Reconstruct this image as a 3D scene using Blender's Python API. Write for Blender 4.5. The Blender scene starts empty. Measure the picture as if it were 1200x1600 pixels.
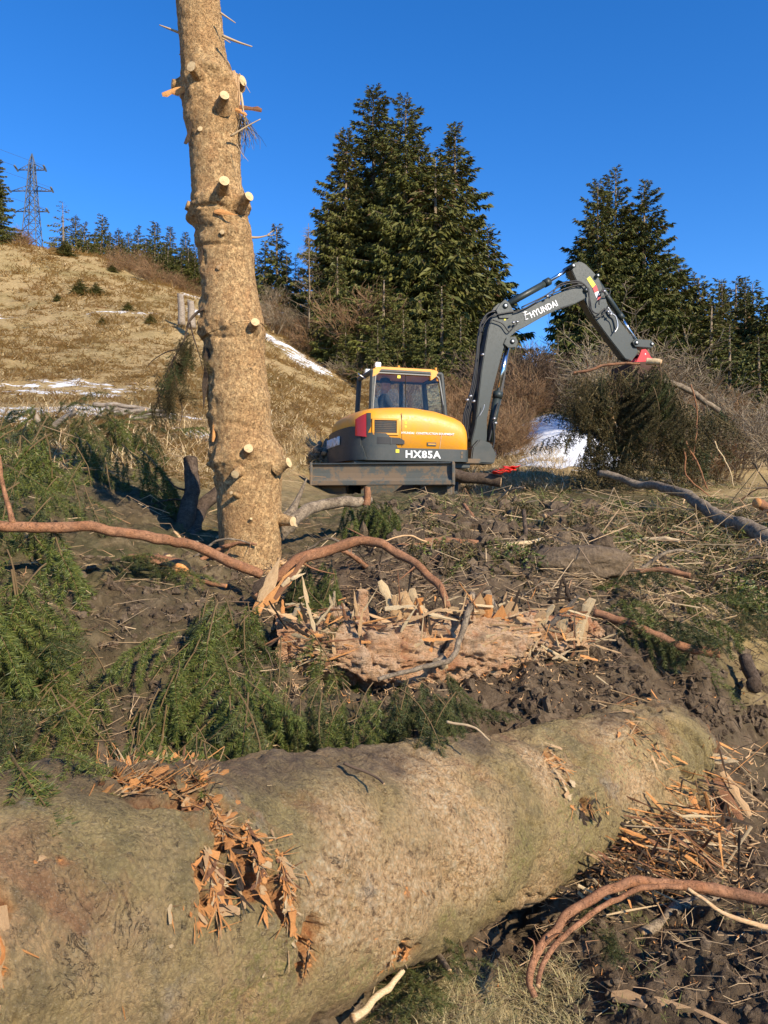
import bpy, bmesh, math, random
import numpy as np
from mathutils import Vector, Matrix, Euler

S = bpy.context.scene
COL = S.collection
rad = math.radians

# ---------------------------------------------------------------- camera, sky, sun, exposure
cam_d = bpy.data.cameras.new('camera'); cam = bpy.data.objects.new('camera', cam_d); COL.objects.link(cam)
cam.location = (0, 0, 0); cam.rotation_euler = (rad(90), 0, 0)
cam_d.sensor_fit = 'VERTICAL'; cam_d.sensor_height = 36; cam_d.lens = 27
cam_d.clip_start = 0.05; cam_d.clip_end = 3000
S.camera = cam

SUN_AZ = rad(42)      # to the right of straight behind the camera
SUN_EL = rad(31)
sun_vec = Vector((math.sin(SUN_AZ) * math.cos(SUN_EL), -math.cos(SUN_AZ) * math.cos(SUN_EL), math.sin(SUN_EL)))
W = bpy.data.worlds.new('World'); S.world = W; W.use_nodes = True
wn = W.node_tree.nodes; wl = W.node_tree.links
for n in list(wn): wn.remove(n)
sky = wn.new('ShaderNodeTexSky'); sky.sky_type = 'NISHITA'; sky.sun_disc = False
sky.sun_elevation = SUN_EL; sky.sun_rotation = math.atan2(sun_vec.x, sun_vec.y)
sky.altitude = 1500; sky.air_density = 1.0; sky.dust_density = 0.0; sky.ozone_density = 3.5
hs = wn.new('ShaderNodeHueSaturation'); hs.inputs['Saturation'].default_value = 1.30; hs.inputs['Value'].default_value = 1.13; hs.inputs['Hue'].default_value = 0.508
bg = wn.new('ShaderNodeBackground'); bg.inputs['Strength'].default_value = 0.15
wo = wn.new('ShaderNodeOutputWorld')
wl.new(sky.outputs[0], hs.inputs['Color']); wl.new(hs.outputs[0], bg.inputs['Color']); wl.new(bg.outputs[0], wo.inputs['Surface'])
sd = bpy.data.lights.new('sun', 'SUN'); sd.energy = 5.0; sd.angle = rad(0.5); sd.color = (1.0, 0.87, 0.68)
so = bpy.data.objects.new('sun', sd); COL.objects.link(so); so.location = (10, -10, 20)
so.rotation_euler = sun_vec.to_track_quat('Z', 'Y').to_euler()
S.view_settings.view_transform = 'Standard'; S.view_settings.look = 'None'
S.view_settings.exposure = 0.52; S.view_settings.gamma = 1
S.view_settings.use_curve_mapping = False
S.render.engine = 'CYCLES'
S.cycles.max_bounces = 6; S.cycles.transparent_max_bounces = 8

# ---------------------------------------------------------------- helpers
rng = np.random.default_rng(7)
F = 1200.0
def P(px, py, Y): return np.array([(px - 600) / F * Y, Y, (800 - py) / F * Y])

def _hash(ix, iy, iz, seed):
    h = (ix.astype(np.int64) * 374761393 + iy.astype(np.int64) * 668265263 + iz.astype(np.int64) * 2147483647 + seed * 974711) & 0xFFFFFFFF
    h = ((h ^ (h >> 13)) * 1274126177) & 0xFFFFFFFF
    h = ((h ^ (h >> 16)) * 2246822519) & 0xFFFFFFFF
    return ((h ^ (h >> 15)) & 0xFFFFFF) / float(0xFFFFFF)
def vnoise(p, seed=0):
    i = np.floor(p); f = p - i; i = i.astype(np.int64); f = f * f * (3 - 2 * f)
    x, y, z = i[:, 0], i[:, 1], i[:, 2]
    r = 0
    for a in (0, 1):
        wa = f[:, 0] if a else 1 - f[:, 0]
        for b in (0, 1):
            wb = f[:, 1] if b else 1 - f[:, 1]
            for c in (0, 1):
                wc = f[:, 2] if c else 1 - f[:, 2]
                r = r + wa * wb * wc * _hash(x + a, y + b, z + c, seed)
    return r * 2 - 1
def fbm(p, scale, octv=4, seed=0, gain=0.5):
    p = np.asarray(p, float) * scale; a = 1; s = 0; t = 0
    for k in range(octv):
        s = s + a * vnoise(p, seed + k * 17); t += a; a *= gain; p = p * 2.03 + 11.3
    return s / t
def sstep(x, a, b):
    t = np.clip((x - a) / (b - a), 0, 1); return t * t * (3 - 2 * t)
def unit(v):
    v = np.asarray(v, float); return v / (np.linalg.norm(v, axis=-1, keepdims=True) + 1e-12)

def mesh(name, V, faces, mats=None, smooth=True, attrs=None):
    """faces: list of (array (m,3|4), material index)"""
    V = np.asarray(V, np.float32)
    me = bpy.data.meshes.new(name)
    me.vertices.add(len(V)); me.vertices.foreach_set('co', V.ravel())
    faces = [(np.asarray(f, np.int32), mi) for f, mi in faces if len(f)]
    nl = sum(f.size for f, _ in faces); nf = sum(len(f) for f, _ in faces)
    me.loops.add(nl); me.polygons.add(nf)
    me.loops.foreach_set('vertex_index', np.concatenate([f.ravel() for f, _ in faces]))
    tot = np.concatenate([np.full(len(f), f.shape[1], np.int32) for f, _ in faces])
    st = np.concatenate([[0], np.cumsum(tot)[:-1]]).astype(np.int32)
    me.polygons.foreach_set('loop_start', st)
    try: me.polygons.foreach_set('loop_total', tot)
    except Exception: pass
    me.polygons.foreach_set('material_index', np.concatenate([np.full(len(f), mi, np.int32) for f, mi in faces]))
    me.polygons.foreach_set('use_smooth', np.full(nf, bool(smooth)))
    for m in (mats or []): me.materials.append(m)
    for k, v in (attrs or {}).items():
        a = me.attributes.new(k, 'FLOAT', 'POINT'); a.data.foreach_set('value', np.asarray(v, np.float32))
    me.update(); me.validate(verbose=False)
    return me
def link(name, me, parent=None, loc=None):
    o = bpy.data.objects.new(name, me); COL.objects.link(o)
    if parent is not None: o.parent = parent
    if loc is not None: o.location = loc
    return o
def tag(o, label=None, cat=None, group=None, kind=None):
    if label: o['label'] = label
    if cat: o['category'] = cat
    if group: o['group'] = group
    if kind: o['kind'] = kind
    return o
def thing(name, loc, label, cat, group=None):
    o = bpy.data.objects.new(name, None); COL.objects.link(o); o.location = tuple(float(c) for c in loc)
    o.empty_display_size = 0.1
    return tag(o, label, cat, group)

def cat_rom(pts, n):
    pts = np.asarray(pts, float)
    if len(pts) < 3: 
        t = np.linspace(0, 1, n)[:, None]; return pts[0] * (1 - t) + pts[-1] * t
    Q = np.vstack([2 * pts[0] - pts[1], pts, 2 * pts[-1] - pts[-2]])
    u = np.linspace(0, len(pts) - 1 - 1e-6, n); i = u.astype(int); t = (u - i)[:, None]
    a, b, c, d = Q[i], Q[i + 1], Q[i + 2], Q[i + 3]
    return 0.5 * (2 * b + (c - a) * t + (2 * a - 5 * b + 4 * c - d) * t ** 2 + (3 * b - a - 3 * c + d) * t ** 3)
def frames(pts):
    T = np.gradient(pts, axis=0); T = unit(T)
    n = np.cross(T[0], [0, 0, 1.0]); 
    if np.linalg.norm(n) < 1e-3: n = np.cross(T[0], [0, 1.0, 0])
    n = unit(n); Ns = [n]
    for k in range(1, len(pts)):
        n = n - T[k] * np.dot(n, T[k]); n = unit(n); Ns.append(n)
    Ns = np.array(Ns); return T, Ns, np.cross(T, Ns)
def tube(pts, rads, sides=6, disp=None, caps=True):
    """-> V, quads, cap tris"""
    pts = np.asarray(pts, float); n = len(pts); rads = np.broadcast_to(np.asarray(rads, float), (n,))
    T, A, B = frames(pts)
    th = np.linspace(0, 2 * np.pi, sides, endpoint=False)
    dirs = A[:, None] * np.cos(th)[None, :, None] + B[:, None] * np.sin(th)[None, :, None]
    r = np.repeat(rads[:, None], sides, 1)
    if disp is not None: r = r + disp(pts[:, None] + dirs * r[..., None], r, np.linspace(0, 1, n), th)
    V = (pts[:, None] + dirs * r[..., None]).reshape(-1, 3)
    i = np.arange(n - 1)[:, None] * sides; j = np.arange(sides)[None]; j2 = (j + 1) % sides
    Q = np.stack([i + j, i + j2, i + sides + j2, i + sides + j], -1).reshape(-1, 4)
    C = np.zeros((0, 3), int)
    if caps:
        V = np.vstack([V, pts[0], pts[-1]]); c0 = n * sides; c1 = c0 + 1; j = j[0]; j2 = j2[0]; e = (n - 1) * sides
        C = np.vstack([np.stack([np.full(sides, c0), j2, j], 1), np.stack([np.full(sides, c1), e + j, e + j2], 1)])
    return V, Q, C
class Bag:
    def __init__(s): s.V = []; s.F = []; s.n = 0
    def add(s, V, *faces):
        for f in faces:
            if isinstance(f, tuple): arr, mi = f
            else: arr, mi = f, 0
            if len(arr): s.F.append((np.asarray(arr) + s.n, mi))
        s.V.append(np.asarray(V, float)); s.n += len(V)
    def tube(s, pts, rads, sides=6, mi=0, cap=0, disp=None):
        V, Q, C = tube(pts, rads, sides, disp); s.add(V, (Q, mi), (C, cap))
    def box(s, lo, hi, fn=None, mi=0):
        lo = np.array(lo, float); hi = np.array(hi, float)
        V = np.array([[(lo, hi)[a][0], (lo, hi)[b][1], (lo, hi)[c][2]] for a in (0, 1) for b in (0, 1) for c in (0, 1)])
        if fn: V = np.array([fn(*v) for v in V])
        s.add(V, (np.array([[0, 1, 3, 2], [4, 6, 7, 5], [0, 4, 5, 1], [2, 3, 7, 6], [0, 2, 6, 4], [1, 5, 7, 3]]), mi))
    def mesh(s, name, mats, smooth=True, attrs=None):
        d = {}
        out = []
        for f, mi in s.F: d.setdefault((f.shape[1], mi), []).append(f)
        for (k, mi), l in d.items(): out.append((np.vstack(l), mi))
        return mesh(name, np.vstack(s.V), out, mats, smooth, attrs)
    def obj(s, name, mats, parent=None, smooth=True, loc=None):
        if not isinstance(mats, (list, tuple)): mats = [mats]
        return link(name, s.mesh(name, mats, smooth), parent, loc)

# ---------------------------------------------------------------- material helper
class MT:
    def __init__(s, name, rough=0.8, spec=0.3):
        s.m = bpy.data.materials.new(name); s.m.use_nodes = True; s.nt = s.m.node_tree
        s.b = s.nt.nodes['Principled BSDF']; s.b.inputs['Roughness'].default_value = rough
        s.b.inputs['Specular IOR Level'].default_value = spec
        s.tc = s.nt.nodes.new('ShaderNodeTexCoord'); s.co = s.tc.outputs['Object']
    def new(s, t): return s.nt.nodes.new(t)
    def L(s, a, b): s.nt.links.new(a, b)
    def setin(s, inp, v):
        if hasattr(v, 'links') or isinstance(v, bpy.types.NodeSocket): s.L(v, inp)
        else:
            if isinstance(v, (tuple, list)) and len(v) == 3 and inp.type == 'RGBA': v = (*v, 1)
            inp.default_value = v
    def scale(s, v, sc):
        n = s.new('ShaderNodeMapping'); s.L(v, n.inputs[0]); n.inputs['Scale'].default_value = sc; return n.outputs[0]
    def noise(s, scale, detail=5, rough=0.6, vec=None, dist=0):
        n = s.new('ShaderNodeTexNoise'); n.inputs['Scale'].default_value = scale; n.inputs['Detail'].default_value = detail
        n.inputs['Roughness'].default_value = rough; n.inputs['Distortion'].default_value = dist; s.L(vec or s.co, n.inputs['Vector']); return n.outputs['Fac']
    def voro(s, scale, vec=None, feature='F1', out='Distance', rnd=1):
        n = s.new('ShaderNodeTexVoronoi'); n.feature = feature; n.inputs['Scale'].default_value = scale
        n.inputs['Randomness'].default_value = rnd; s.L(vec or s.co, n.inputs['Vector']); return n.outputs[out]
    def ramp(s, fac, stops, interp='LINEAR'):
        n = s.new('ShaderNodeValToRGB'); s.L(fac, n.inputs[0]); cr = n.color_ramp; cr.interpolation = interp
        while len(cr.elements) < len(stops): cr.elements.new(0.5)
        for e, (p, c) in zip(cr.elements, stops):
            e.position = p; e.color = (c, c, c, 1) if isinstance(c, (int, float)) else (*c, 1)
        return n.outputs[0]
    def mix(s, fac, a, b, mode='MIX'):
        n = s.new('ShaderNodeMix'); n.data_type = 'RGBA'; n.blend_type = mode
        s.setin(n.inputs[0], fac); s.setin(n.inputs[6], a); s.setin(n.inputs[7], b); return n.outputs[2]
    def math(s, op, a, b=0.0):
        n = s.new('ShaderNodeMath'); n.operation = op; s.setin(n.inputs[0], a); s.setin(n.inputs[1], b); return n.outputs[0]
    def attr(s, name):
        n = s.new('ShaderNodeAttribute'); n.attribute_name = name; return n.outputs['Fac']
    def island(s):
        return s.new('ShaderNodeNewGeometry').outputs['Random Per Island']
    def objrand(s): return s.new('ShaderNodeObjectInfo').outputs['Random']
    def color(s, c): s.setin(s.b.inputs['Base Color'], c); return s
    def bump(s, h, dist=0.01, strength=1.0):
        n = s.new('ShaderNodeBump'); n.inputs['Distance'].default_value = dist; n.inputs['Strength'].default_value = strength
        s.L(h, n.inputs['Height']); s.L(n.outputs[0], s.b.inputs['Normal']); return s
def plain(name, c, rough=0.5, metal=0.0, spec=0.5):
    t = MT(name, rough, spec); t.color(c); t.b.inputs['Metallic'].default_value = metal; return t.m

def bark_mat(name, cols, sc=18, crack=60, stretch=(1, 1, 1), depth=0.006, patch=3.0, rough=0.9, scales=0):
    t = MT(name, rough, 0.15); v = t.scale(t.co, stretch)
    a = t.noise(patch, 6, 0.65, v, 0.3); b = t.noise(sc, 8, 0.75, v); c = t.noise(crack, 6, 0.7, v)
    base = t.ramp(a, [(0.3, cols[0]), (0.45, cols[1]), (0.56, cols[2]), (0.7, cols[3])])
    base = t.mix(t.ramp(b, [(0.35, 1.0), (0.62, 0.0)]), base, cols[4])
    d = t.noise(crack * .5, 3, 0.5, v, 1.0)
    cr = t.ramp(t.math('ABSOLUTE', t.math('SUBTRACT', d, 0.5)), [(0.0, 1.0), (0.018, 0.0)])
    base = t.mix(t.math('MULTIPLY', cr, .75), base, tuple(x * .3 for x in cols[4]))
    base = t.mix(t.ramp(c, [(0.55, 0.0), (0.72, .6)]), base, tuple(min(1, x * 1.6) for x in cols[2]))
    if scales:
        wv = t.new('ShaderNodeVectorMath'); wv.operation = 'ADD'; nn = t.new('ShaderNodeTexNoise'); nn.inputs['Scale'].default_value = scales * .8; t.L(t.co, nn.inputs['Vector']); sc_ = t.new('ShaderNodeVectorMath'); sc_.operation = 'SCALE'; sc_.inputs['Scale'].default_value = 1.1 / scales; t.L(nn.outputs['Color'], sc_.inputs[0]); t.L(t.co, wv.inputs[0]); t.L(sc_.outputs[0], wv.inputs[1])
        fl = t.voro(scales, wv.outputs[0], 'DISTANCE_TO_EDGE'); flm = t.math('MULTIPLY', t.ramp(fl, [(0.0, 1.0), (.10, 0.0)]), t.ramp(t.noise(scales * .2, 4, .6), [(.42, 0.0), (.62, 1.0)]))
        base = t.mix(t.math('MULTIPLY', flm, .4), base, tuple(x * .4 for x in cols[4])); cellc = t.voro(scales, wv.outputs[0], 'F1', 'Color'); base = t.mix(1.0, base, t.ramp(t.math('MULTIPLY', cellc, 1.0), [(.25, (.80, .78, .76)), (.75, (1.15, 1.12, 1.08))]), 'MULTIPLY')
    t.color(base)
    h = t.math('ADD', t.math('MULTIPLY', b, 1.0), t.math('MULTIPLY', c, 0.5)); h = t.math('SUBTRACT', h, t.math('MULTIPLY', cr, .5))
    t.bump(h, depth, 1.0); return t.m
M = {}
# --- standing trunk: tan golden bark
M['bark_tan'] = bark_mat('bark_tan', [(.53, .29, .13), (.59, .37, .17), (.68, .47, .235), (.59, .32, .14), (.33, .19, .085)], 32, 120, (1, 1, .8), .018, 3.5, scales=62)
# --- branches: reddish
M['bark_red'] = bark_mat('bark_red', [(.26, .105, .05), (.33, .15, .07), (.38, .19, .10), (.22, .12, .07), (.20, .10, .055)], 25, 110, (1, 1, 1), .004, 6)
M['bark_grey'] = bark_mat('bark_grey', [(.22, .17, .115), (.28, .22, .15), (.36, .28, .19), (.20, .15, .10), (.11, .08, .055)], 14, 60, (1, 1, 1), .006, 4)
M['bark_dark'] = bark_mat('bark_dark', [(.08, .055, .04), (.11, .075, .05), (.14, .10, .07), (.09, .06, .045), (.05, .035, .025)], 14, 60, (1, 1, 1), .008, 4)
# --- big log
def log_mat():
    t = MT('bark_log', .88, .2); co = t.co
    a = t.noise(1.5, 7, 0.62, co, 0.4); b = t.noise(40, 9, 0.82, co, .3); c = t.noise(170, 5, 0.85, co); p = t.noise(3.1, 6, 0.7, t.scale(co, (1, 1.2, .9)), .6); g = t.noise(4.3, 8, .74, co, .2)
    m = t.noise(9, 7, .75, co, .3)
    base = t.ramp(a, [(0.32, (.42, .33, .14)), (0.45, (.54, .40, .17)), (0.55, (.66, .46, .215)), (0.68, (.80, .48, .23))])
    base = t.mix(t.ramp(m, [(.40, .6), (.52, 0.0)]), base, (.25, .20, .09))
    base = t.mix(t.ramp(p, [(0.53, 0.0), (0.66, .6)]), base, (.46, .19, .09))
    base = t.mix(t.math('MULTIPLY', t.attr('tan'), t.ramp(m, [(.34, .45), (.46, 1.0)])), base, t.ramp(b, [(0.36, (.52, .27, .115)), (.5, (.88, .57, .28)), (.62, (.96, .76, .47))]))
    base = t.mix(t.math('MULTIPLY', t.attr('lichen'), t.ramp(b, [(0.46, 0.0), (.60, .8)])), base, (.36, .33, .09))
    base = t.mix(t.ramp(g, [(0.58, 0.0), (0.68, .6)]), base, (.56, .47, .35))
    base = t.mix(t.ramp(b, [(0.38, .8), (0.46, 0.0)]), base, (.14, .095, .05))
    fl = t.voro(95, t.scale(co, (1, 1, .8)), 'F1', 'Distance'); base = t.mix(t.ramp(fl, [(.38, 0.0), (.62, .28)]), base, (.12, .08, .045))
    base = t.mix(t.ramp(c, [(0.55, 0.0), (0.70, .8)]), base, (.80, .64, .42))
    d = t.noise(13, 5, 0.6, t.scale(co, (1, 1, .55)), 1.2); cr = t.ramp(t.math('ABSOLUTE', t.math('SUBTRACT', d, 0.5)), [(0.0, 1.0), (0.006, 0.0)]); cr = t.math('MULTIPLY', cr, t.ramp(t.noise(7, 4, .6, co), [(.5, 0.0), (.56, 1.0)]))
    base = t.mix(t.math('MULTIPLY', cr, .7), base, (.05, .032, .02))
    base = t.mix(t.attr('raw'), base, t.ramp(b, [(0.35, (.34, .12, .045)), (.5, (.60, .28, .11)), (.66, (.76, .47, .22))]))
    base = t.mix(t.math('MULTIPLY', t.attr('mud'), t.ramp(m, [(0.35, 1.0), (.6, .55)])), base, t.ramp(b, [(.4, (.13, .09, .06)), (.62, (.27, .19, .12))]))
    t.color(base)
    h = t.math('ADD', b, t.math('MULTIPLY', c, .4)); h = t.math('SUBTRACT', h, t.math('MULTIPLY', fl, .18)); h = t.math('ADD', h, t.math('MULTIPLY', m, .8)); h = t.math('SUBTRACT', h, t.math('MULTIPLY', cr, .5))
    t.bump(h, .032, 1.0); return t.m
M['bark_log'] = log_mat()
def wood_mat(name, c0, c1, c2, sc=40, depth=.004):
    t = MT(name, .75, .2); v = t.scale(t.co, (1, 5, 5))
    n = t.noise(sc, 6, .7, v); q = t.noise(7, 4, .6)
    base = t.ramp(n, [(.3, c0), (.5, c1), (.68, c2)])
    base = t.mix(t.ramp(q, [(.5, 0.0), (.7, .5)]), base, tuple(x * .75 for x in c0))
    base = t.mix(t.math('MULTIPLY', t.objrand(), .35), base, c0)
    t.color(base); t.bump(n, depth); return t.m
M['wood_fresh'] = wood_mat('wood_fresh', (.42, .22, .10), (.62, .40, .20), (.78, .60, .36))
M['wood_orange'] = wood_mat('wood_orange', (.52, .17, .05), (.74, .34, .11), (.82, .52, .22))
M['wood_pale'] = wood_mat('wood_pale', (.48, .30, .15), (.66, .50, .28), (.80, .67, .45))
def cut_mat():
    t = MT('wood_cut', .7, .2); v = t.new('ShaderNodeVectorMath'); v.operation = 'LENGTH'; t.L(t.co, v.inputs[0]); n = t.noise(40, 5, .7); l = t.math('ADD', v.outputs['Value'], t.math('MULTIPLY', t.math('SUBTRACT', n, .5), .012))
    r = t.math('SINE', t.math('MULTIPLY', l, 900)); base = t.ramp(t.math('ADD', t.math('MULTIPLY', r, .25), n), [(.3, (.50, .33, .15)), (.55, (.68, .50, .26)), (.75, (.76, .60, .36))])
    base = t.mix(t.ramp(t.noise(25, 4, .6), [(.5, 0.0), (.62, .6)]), base, (.36, .22, .10)); t.color(base); t.bump(n, .004); return t.m
M['wood_cut'] = cut_mat()
M['wood_weathered'] = wood_mat('wood_weathered', (.17, .13, .09), (.32, .26, .20), (.44, .37, .29), 8, .02)
def pulp_mat():
    t = MT('torn_sapwood', .85, .15); v = t.scale(t.co, (.22, 1, 1))
    a = t.noise(5, 6, .65, None, .4); b = t.noise(110, 7, .75, v, .2); c = t.noise(4.3, 5, .65); e = t.noise(60, 6, .8)
    base = t.ramp(a, [(.32, (.62, .27, .13)), (.45, (.78, .46, .25)), (.6, (.86, .60, .38)), (.72, (.74, .34, .16))])
    base = t.mix(t.ramp(b, [(.34, .85), (.50, 0.0)]), base, (.24, .10, .045))
    base = t.mix(t.ramp(b, [(.58, 0.0), (.72, .6)]), base, (.85, .68, .45))
    base = t.mix(t.ramp(e, [(.34, .7), (.46, 0.0)]), base, (.12, .07, .035))
    base = t.mix(t.ramp(c, [(.60, 0.0), (.70, .8)]), base, (.12, .085, .05))
    t.color(base); t.bump(t.math('ADD', b, e), .03); return t.m
M['pulp'] = pulp_mat()

def ground_mat():
    t = MT('ground', .95, .1); co = t.co
    big = t.noise(1.2, 7, .7); mid = t.noise(9, 8, .75); fine = t.noise(60, 6, .75); far = t.noise(.35, 5, .65)
    soil = t.ramp(mid, [(.3, (.06, .042, .027)), (.5, (.125, .088, .055)), (.7, (.235, .17, .108))])
    soil = t.mix(t.ramp(big, [(.5, 0.0), (.62, .6)]), soil, (.12, .095, .055))
    soil = t.mix(t.ramp(fine, [(.66, 0.0), (.74, .5)]), soil, (.30, .20, .11))
    gr = t.ramp(mid, [(.28, (.20, .135, .06)), (.45, (.33, .235, .11)), (.58, (.44, .32, .155)), (.75, (.54, .42, .23))])
    gr = t.mix(t.ramp(far, [(.48, 0.0), (.66, .55)]), gr, (.20, .16, .06))
    gr = t.mix(t.ramp(t.noise(.9, 4, .6), [(.6, 0.0), (.7, .5)]), gr, (.30, .16, .075))
    lit = t.ramp(mid, [(.3, (.065, .045, .028)), (.5, (.14, .105, .05)), (.62, (.24, .18, .095)), (.75, (.36, .28, .16))])
    lit = t.mix(t.ramp(t.noise(2.5, 5, .6), [(.45, 0.0), (.6, .7)]), lit, (.065, .075, .025))
    c = t.mix(t.attr('litter'), soil, lit); c = t.mix(t.attr('dry'), c, gr)
    sn = t.math('ADD', t.attr('snow'), t.math('MULTIPLY', t.math('SUBTRACT', t.noise(2.2, 7, .7, t.scale(co, (.7, 1.6, 1))), .5), 1.5))
    snf = t.ramp(sn, [(.5, 0.0), (.56, 1.0)])
    c = t.mix(snf, c, t.ramp(mid, [(.3, (.62, .66, .72)), (.6, (.86, .88, .90))]))
    t.color(c)
    h = t.math('ADD', mid, t.math('MULTIPLY', fine, .3)); t.bump(h, .05, .9); return t.m
M['ground'] = ground_mat()
def clod_mat():
    t = MT('soil_clods', .95, .1); a = t.noise(30, 6, .7)
    base = t.mix(t.island(), t.ramp(a, [(.3, (.05, .034, .022)), (.7, (.14, .10, .064))]), t.ramp(a, [(.3, (.10, .07, .045)), (.7, (.26, .19, .12))]))
    t.color(base); t.bump(a, .03); return t.m
M['clod'] = clod_mat()
def blade_mat(name, cols, rough=.7, sc=None, ob=0.0):
    t = MT(name, rough, .25); r = t.island(); n = len(cols)
    c = t.ramp(r, [(k / (n - 1), cols[k]) for k in range(n)])
    if ob: c = t.mix(ob, c, t.ramp(t.objrand(), [(k / (n - 1), cols[(k * 3 + 1) % n]) for k in range(n)]))
    if sc: c = t.mix(t.ramp(t.noise(sc, 3, .5), [(.4, 0.0), (.6, .55)]), c, tuple(x * .55 for x in cols[0]))
    t.color(c); return t.m
M['grass_dry'] = blade_mat('grass_dry', [(.33, .22, .095), (.50, .36, .17), (.62, .48, .26), (.42, .27, .13), (.70, .60, .38)], .7)
M['grass_straw'] = blade_mat('grass_straw', [(.20, .15, .07), (.42, .32, .15), (.55, .45, .24), (.16, .17, .055)])
M['grass_green'] = blade_mat('grass_green', [(.10, .13, .03), (.18, .19, .05), (.32, .28, .10), (.08, .11, .03)])
M['needle'] = blade_mat('needle', [(.032, .050, .012), (.080, .108, .022), (.046, .070, .022), (.22, .23, .055), (.125, .140, .028), (.062, .085, .020)], .42, ob=.25)
M['needle_b'] = blade_mat('needle_b', [(.022, .034, .012), (.050, .064, .020), (.070, .080, .026), (.13, .135, .038)], .5, ob=.4)
M['needle_dry'] = blade_mat('needle_dry', [(.035, .028, .012), (.06, .05, .016), (.11, .075, .028), (.045, .05, .016)], .6)
M['crown'] = blade_mat('crown', [(.048, .062, .016), (.100, .108, .022), (.150, .145, .032), (.070, .084, .020), (.12, .10, .026)], .6, ob=.25)
M['crown_brown'] = blade_mat('crown_brown', [(.10, .05, .022), (.13, .07, .03), (.06, .05, .02), (.15, .09, .04)], .6)
M['twig_pale'] = blade_mat('twig_pale', [(.20, .12, .06), (.38, .26, .14), (.52, .38, .22), (.30, .16, .08)])
M['twig_dark'] = blade_mat('twig_dark', [(.06, .04, .025), (.12, .08, .05), (.20, .13, .08)])
M['twig_bush'] = blade_mat('twig_bush', [(.14, .075, .035), (.22, .12, .055), (.28, .17, .085), (.17, .12, .055)])
M['twig_grey'] = blade_mat('twig_grey', [(.13, .095, .055), (.20, .15, .09), (.34, .27, .18)])
M['twig_green'] = blade_mat('twig_green', [(.13, .10, .035), (.24, .17, .065), (.11, .065, .03), (.34, .26, .11)])
# ---------------------------------------------------------------- terrain height
CTL = []
def cz(px, Y, z): CTL.append((math.atan((px - 600) / F), math.log(Y * math.hypot(1, (px - 600) / F)), z))
def cp(px, py, Y): cz(px, Y, (800 - py) / F * Y)
for px in (-400, 100, 600, 1100, 1600): cz(px, 1.0, -1.68)
for a in [(0, 1.8, -1.6), (-300, 1.5, -1.6), (250, 2.2, -1.63), (600, 2.9, -1.70), (700, 2.4, -1.68), (1000, 2.4, -1.70), (1250, 2.5, -1.66), (1500, 2.6, -1.6),
          (800, 3.4, -1.70), (900, 3.0, -1.70), (1100, 3.1, -1.68), (1200, 3.3, -1.66), (1100, 3.8, -1.66), (1190, 4.3, -1.70), (1350, 4.3, -1.6), (1000, 3.8, -1.68),
          (1180, 5.0, -1.50), (1400, 5.2, -1.3), (1075, 4.6, -1.22),
          (143, 2.6, -.98), (-100, 2.3, -.92), (350, 3.0, -.86), (50, 2.75, -.80), (50, 3.1, -.72), (150, 3.9, -.49), (50, 4.5, -.2), (-150, 4.5, 0), (260, 3.9, -.52),
          (380, 3.3, -.83), (380, 4.2, -.60), (400, 5.2, -.42), (550, 3.4, -.92), (550, 4.1, -.95), (700, 3.65, -.96), (700, 4.25, -.93),
          (850, 4.0, -.91), (850, 4.7, -.80), (1000, 4.4, -.95), (1000, 5.0, -.84), (1100, 4.75, -1.02), (1120, 5.1, -1.05),
          (600, 5.3, -.42), (750, 5.3, -.45), (860, 6, -.33), (950, 5.8, -.52), (1050, 6.2, -.58), (1180, 6.2, -.80), (1350, 6, -.8),
          (600, 7, -.15), (750, 7.5, -.15), (900, 8, -.15), (1050, 8, -.27), (1200, 8, -.35), (1400, 8, -.3),
          (450, 8, -.05), (300, 6.5, -.05), (250, 8, .35), (100, 6, .2), (100, 8, .6), (0, 10, 1.0), (-200, 8, .9), (200, 11, 1.1),
          (500, 11, .25), (600, 11, .27), (700, 11, .25), (640, 12.2, .06), (640, 14, .03), (560, 13.5, .04), (740, 13.5, .04), (640, 16, .2), (800, 11.8, .2), (780, 15, .45), (900, 11, .08), (1050, 11, .08), (1200, 11, 0.0), (1400, 11, 0)]: cz(*a)
for a in [(0, 645, 15), (200, 648, 15), (0, 555, 22), (0, 481, 32), (0, 368, 45), (150, 401, 45), (310, 468, 45), (310, 508, 30), (310, 588, 20), (310, 654, 15),
          (420, 508, 45), (420, 558, 30), (480, 640, 20), (480, 694, 15), (550, 592, 40), (550, 640, 25), (650, 635, 40), (650, 692, 25), (700, 738, 18), (-250, 300, 45), (-250, 560, 18),
          (780, 716, 25), (870, 745, 16), (870, 688, 22), (870, 650, 28), (1000, 740, 20), (1200, 752, 20), (1000, 712, 35), (1200, 712, 35), (800, 650, 42), (1500, 720, 30)]: cp(*a)
for a in [(0, 62, 18), (300, 60, 11.5), (600, 60, 6), (900, 60, 5), (1250, 60, 4.5), (0, 100, 32), (300, 100, 20), (600, 100, 8), (1200, 100, 6), (0, 250, 84), (-300, 250, 86), (300, 250, 52), (600, 250, 22), (1200, 250, 16),
          (0, 800, 90), (600, 800, 40), (1200, 800, 30), (-300, 60, 20)]: cz(*a)
CTL = np.array(CTL)
def _feat(a, b):
    d = np.sqrt((2.2 * (a[:, None, 0] - b[None, :, 0])) ** 2 + (a[:, None, 1] - b[None, :, 1]) ** 2 + 0.0012); return d
_K = _feat(CTL, CTL); n_ = len(CTL)
_A = np.zeros((n_ + 1, n_ + 1)); _A[:n_, :n_] = _K - np.eye(n_) * 0.004; _A[:n_, n_] = 1; _A[n_, :n_] = 1
_sc = np.maximum(1.0, np.exp(CTL[:, 1]) / 8)
_w = np.linalg.solve(_A, np.append(CTL[:, 2] / _sc, 0))
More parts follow.
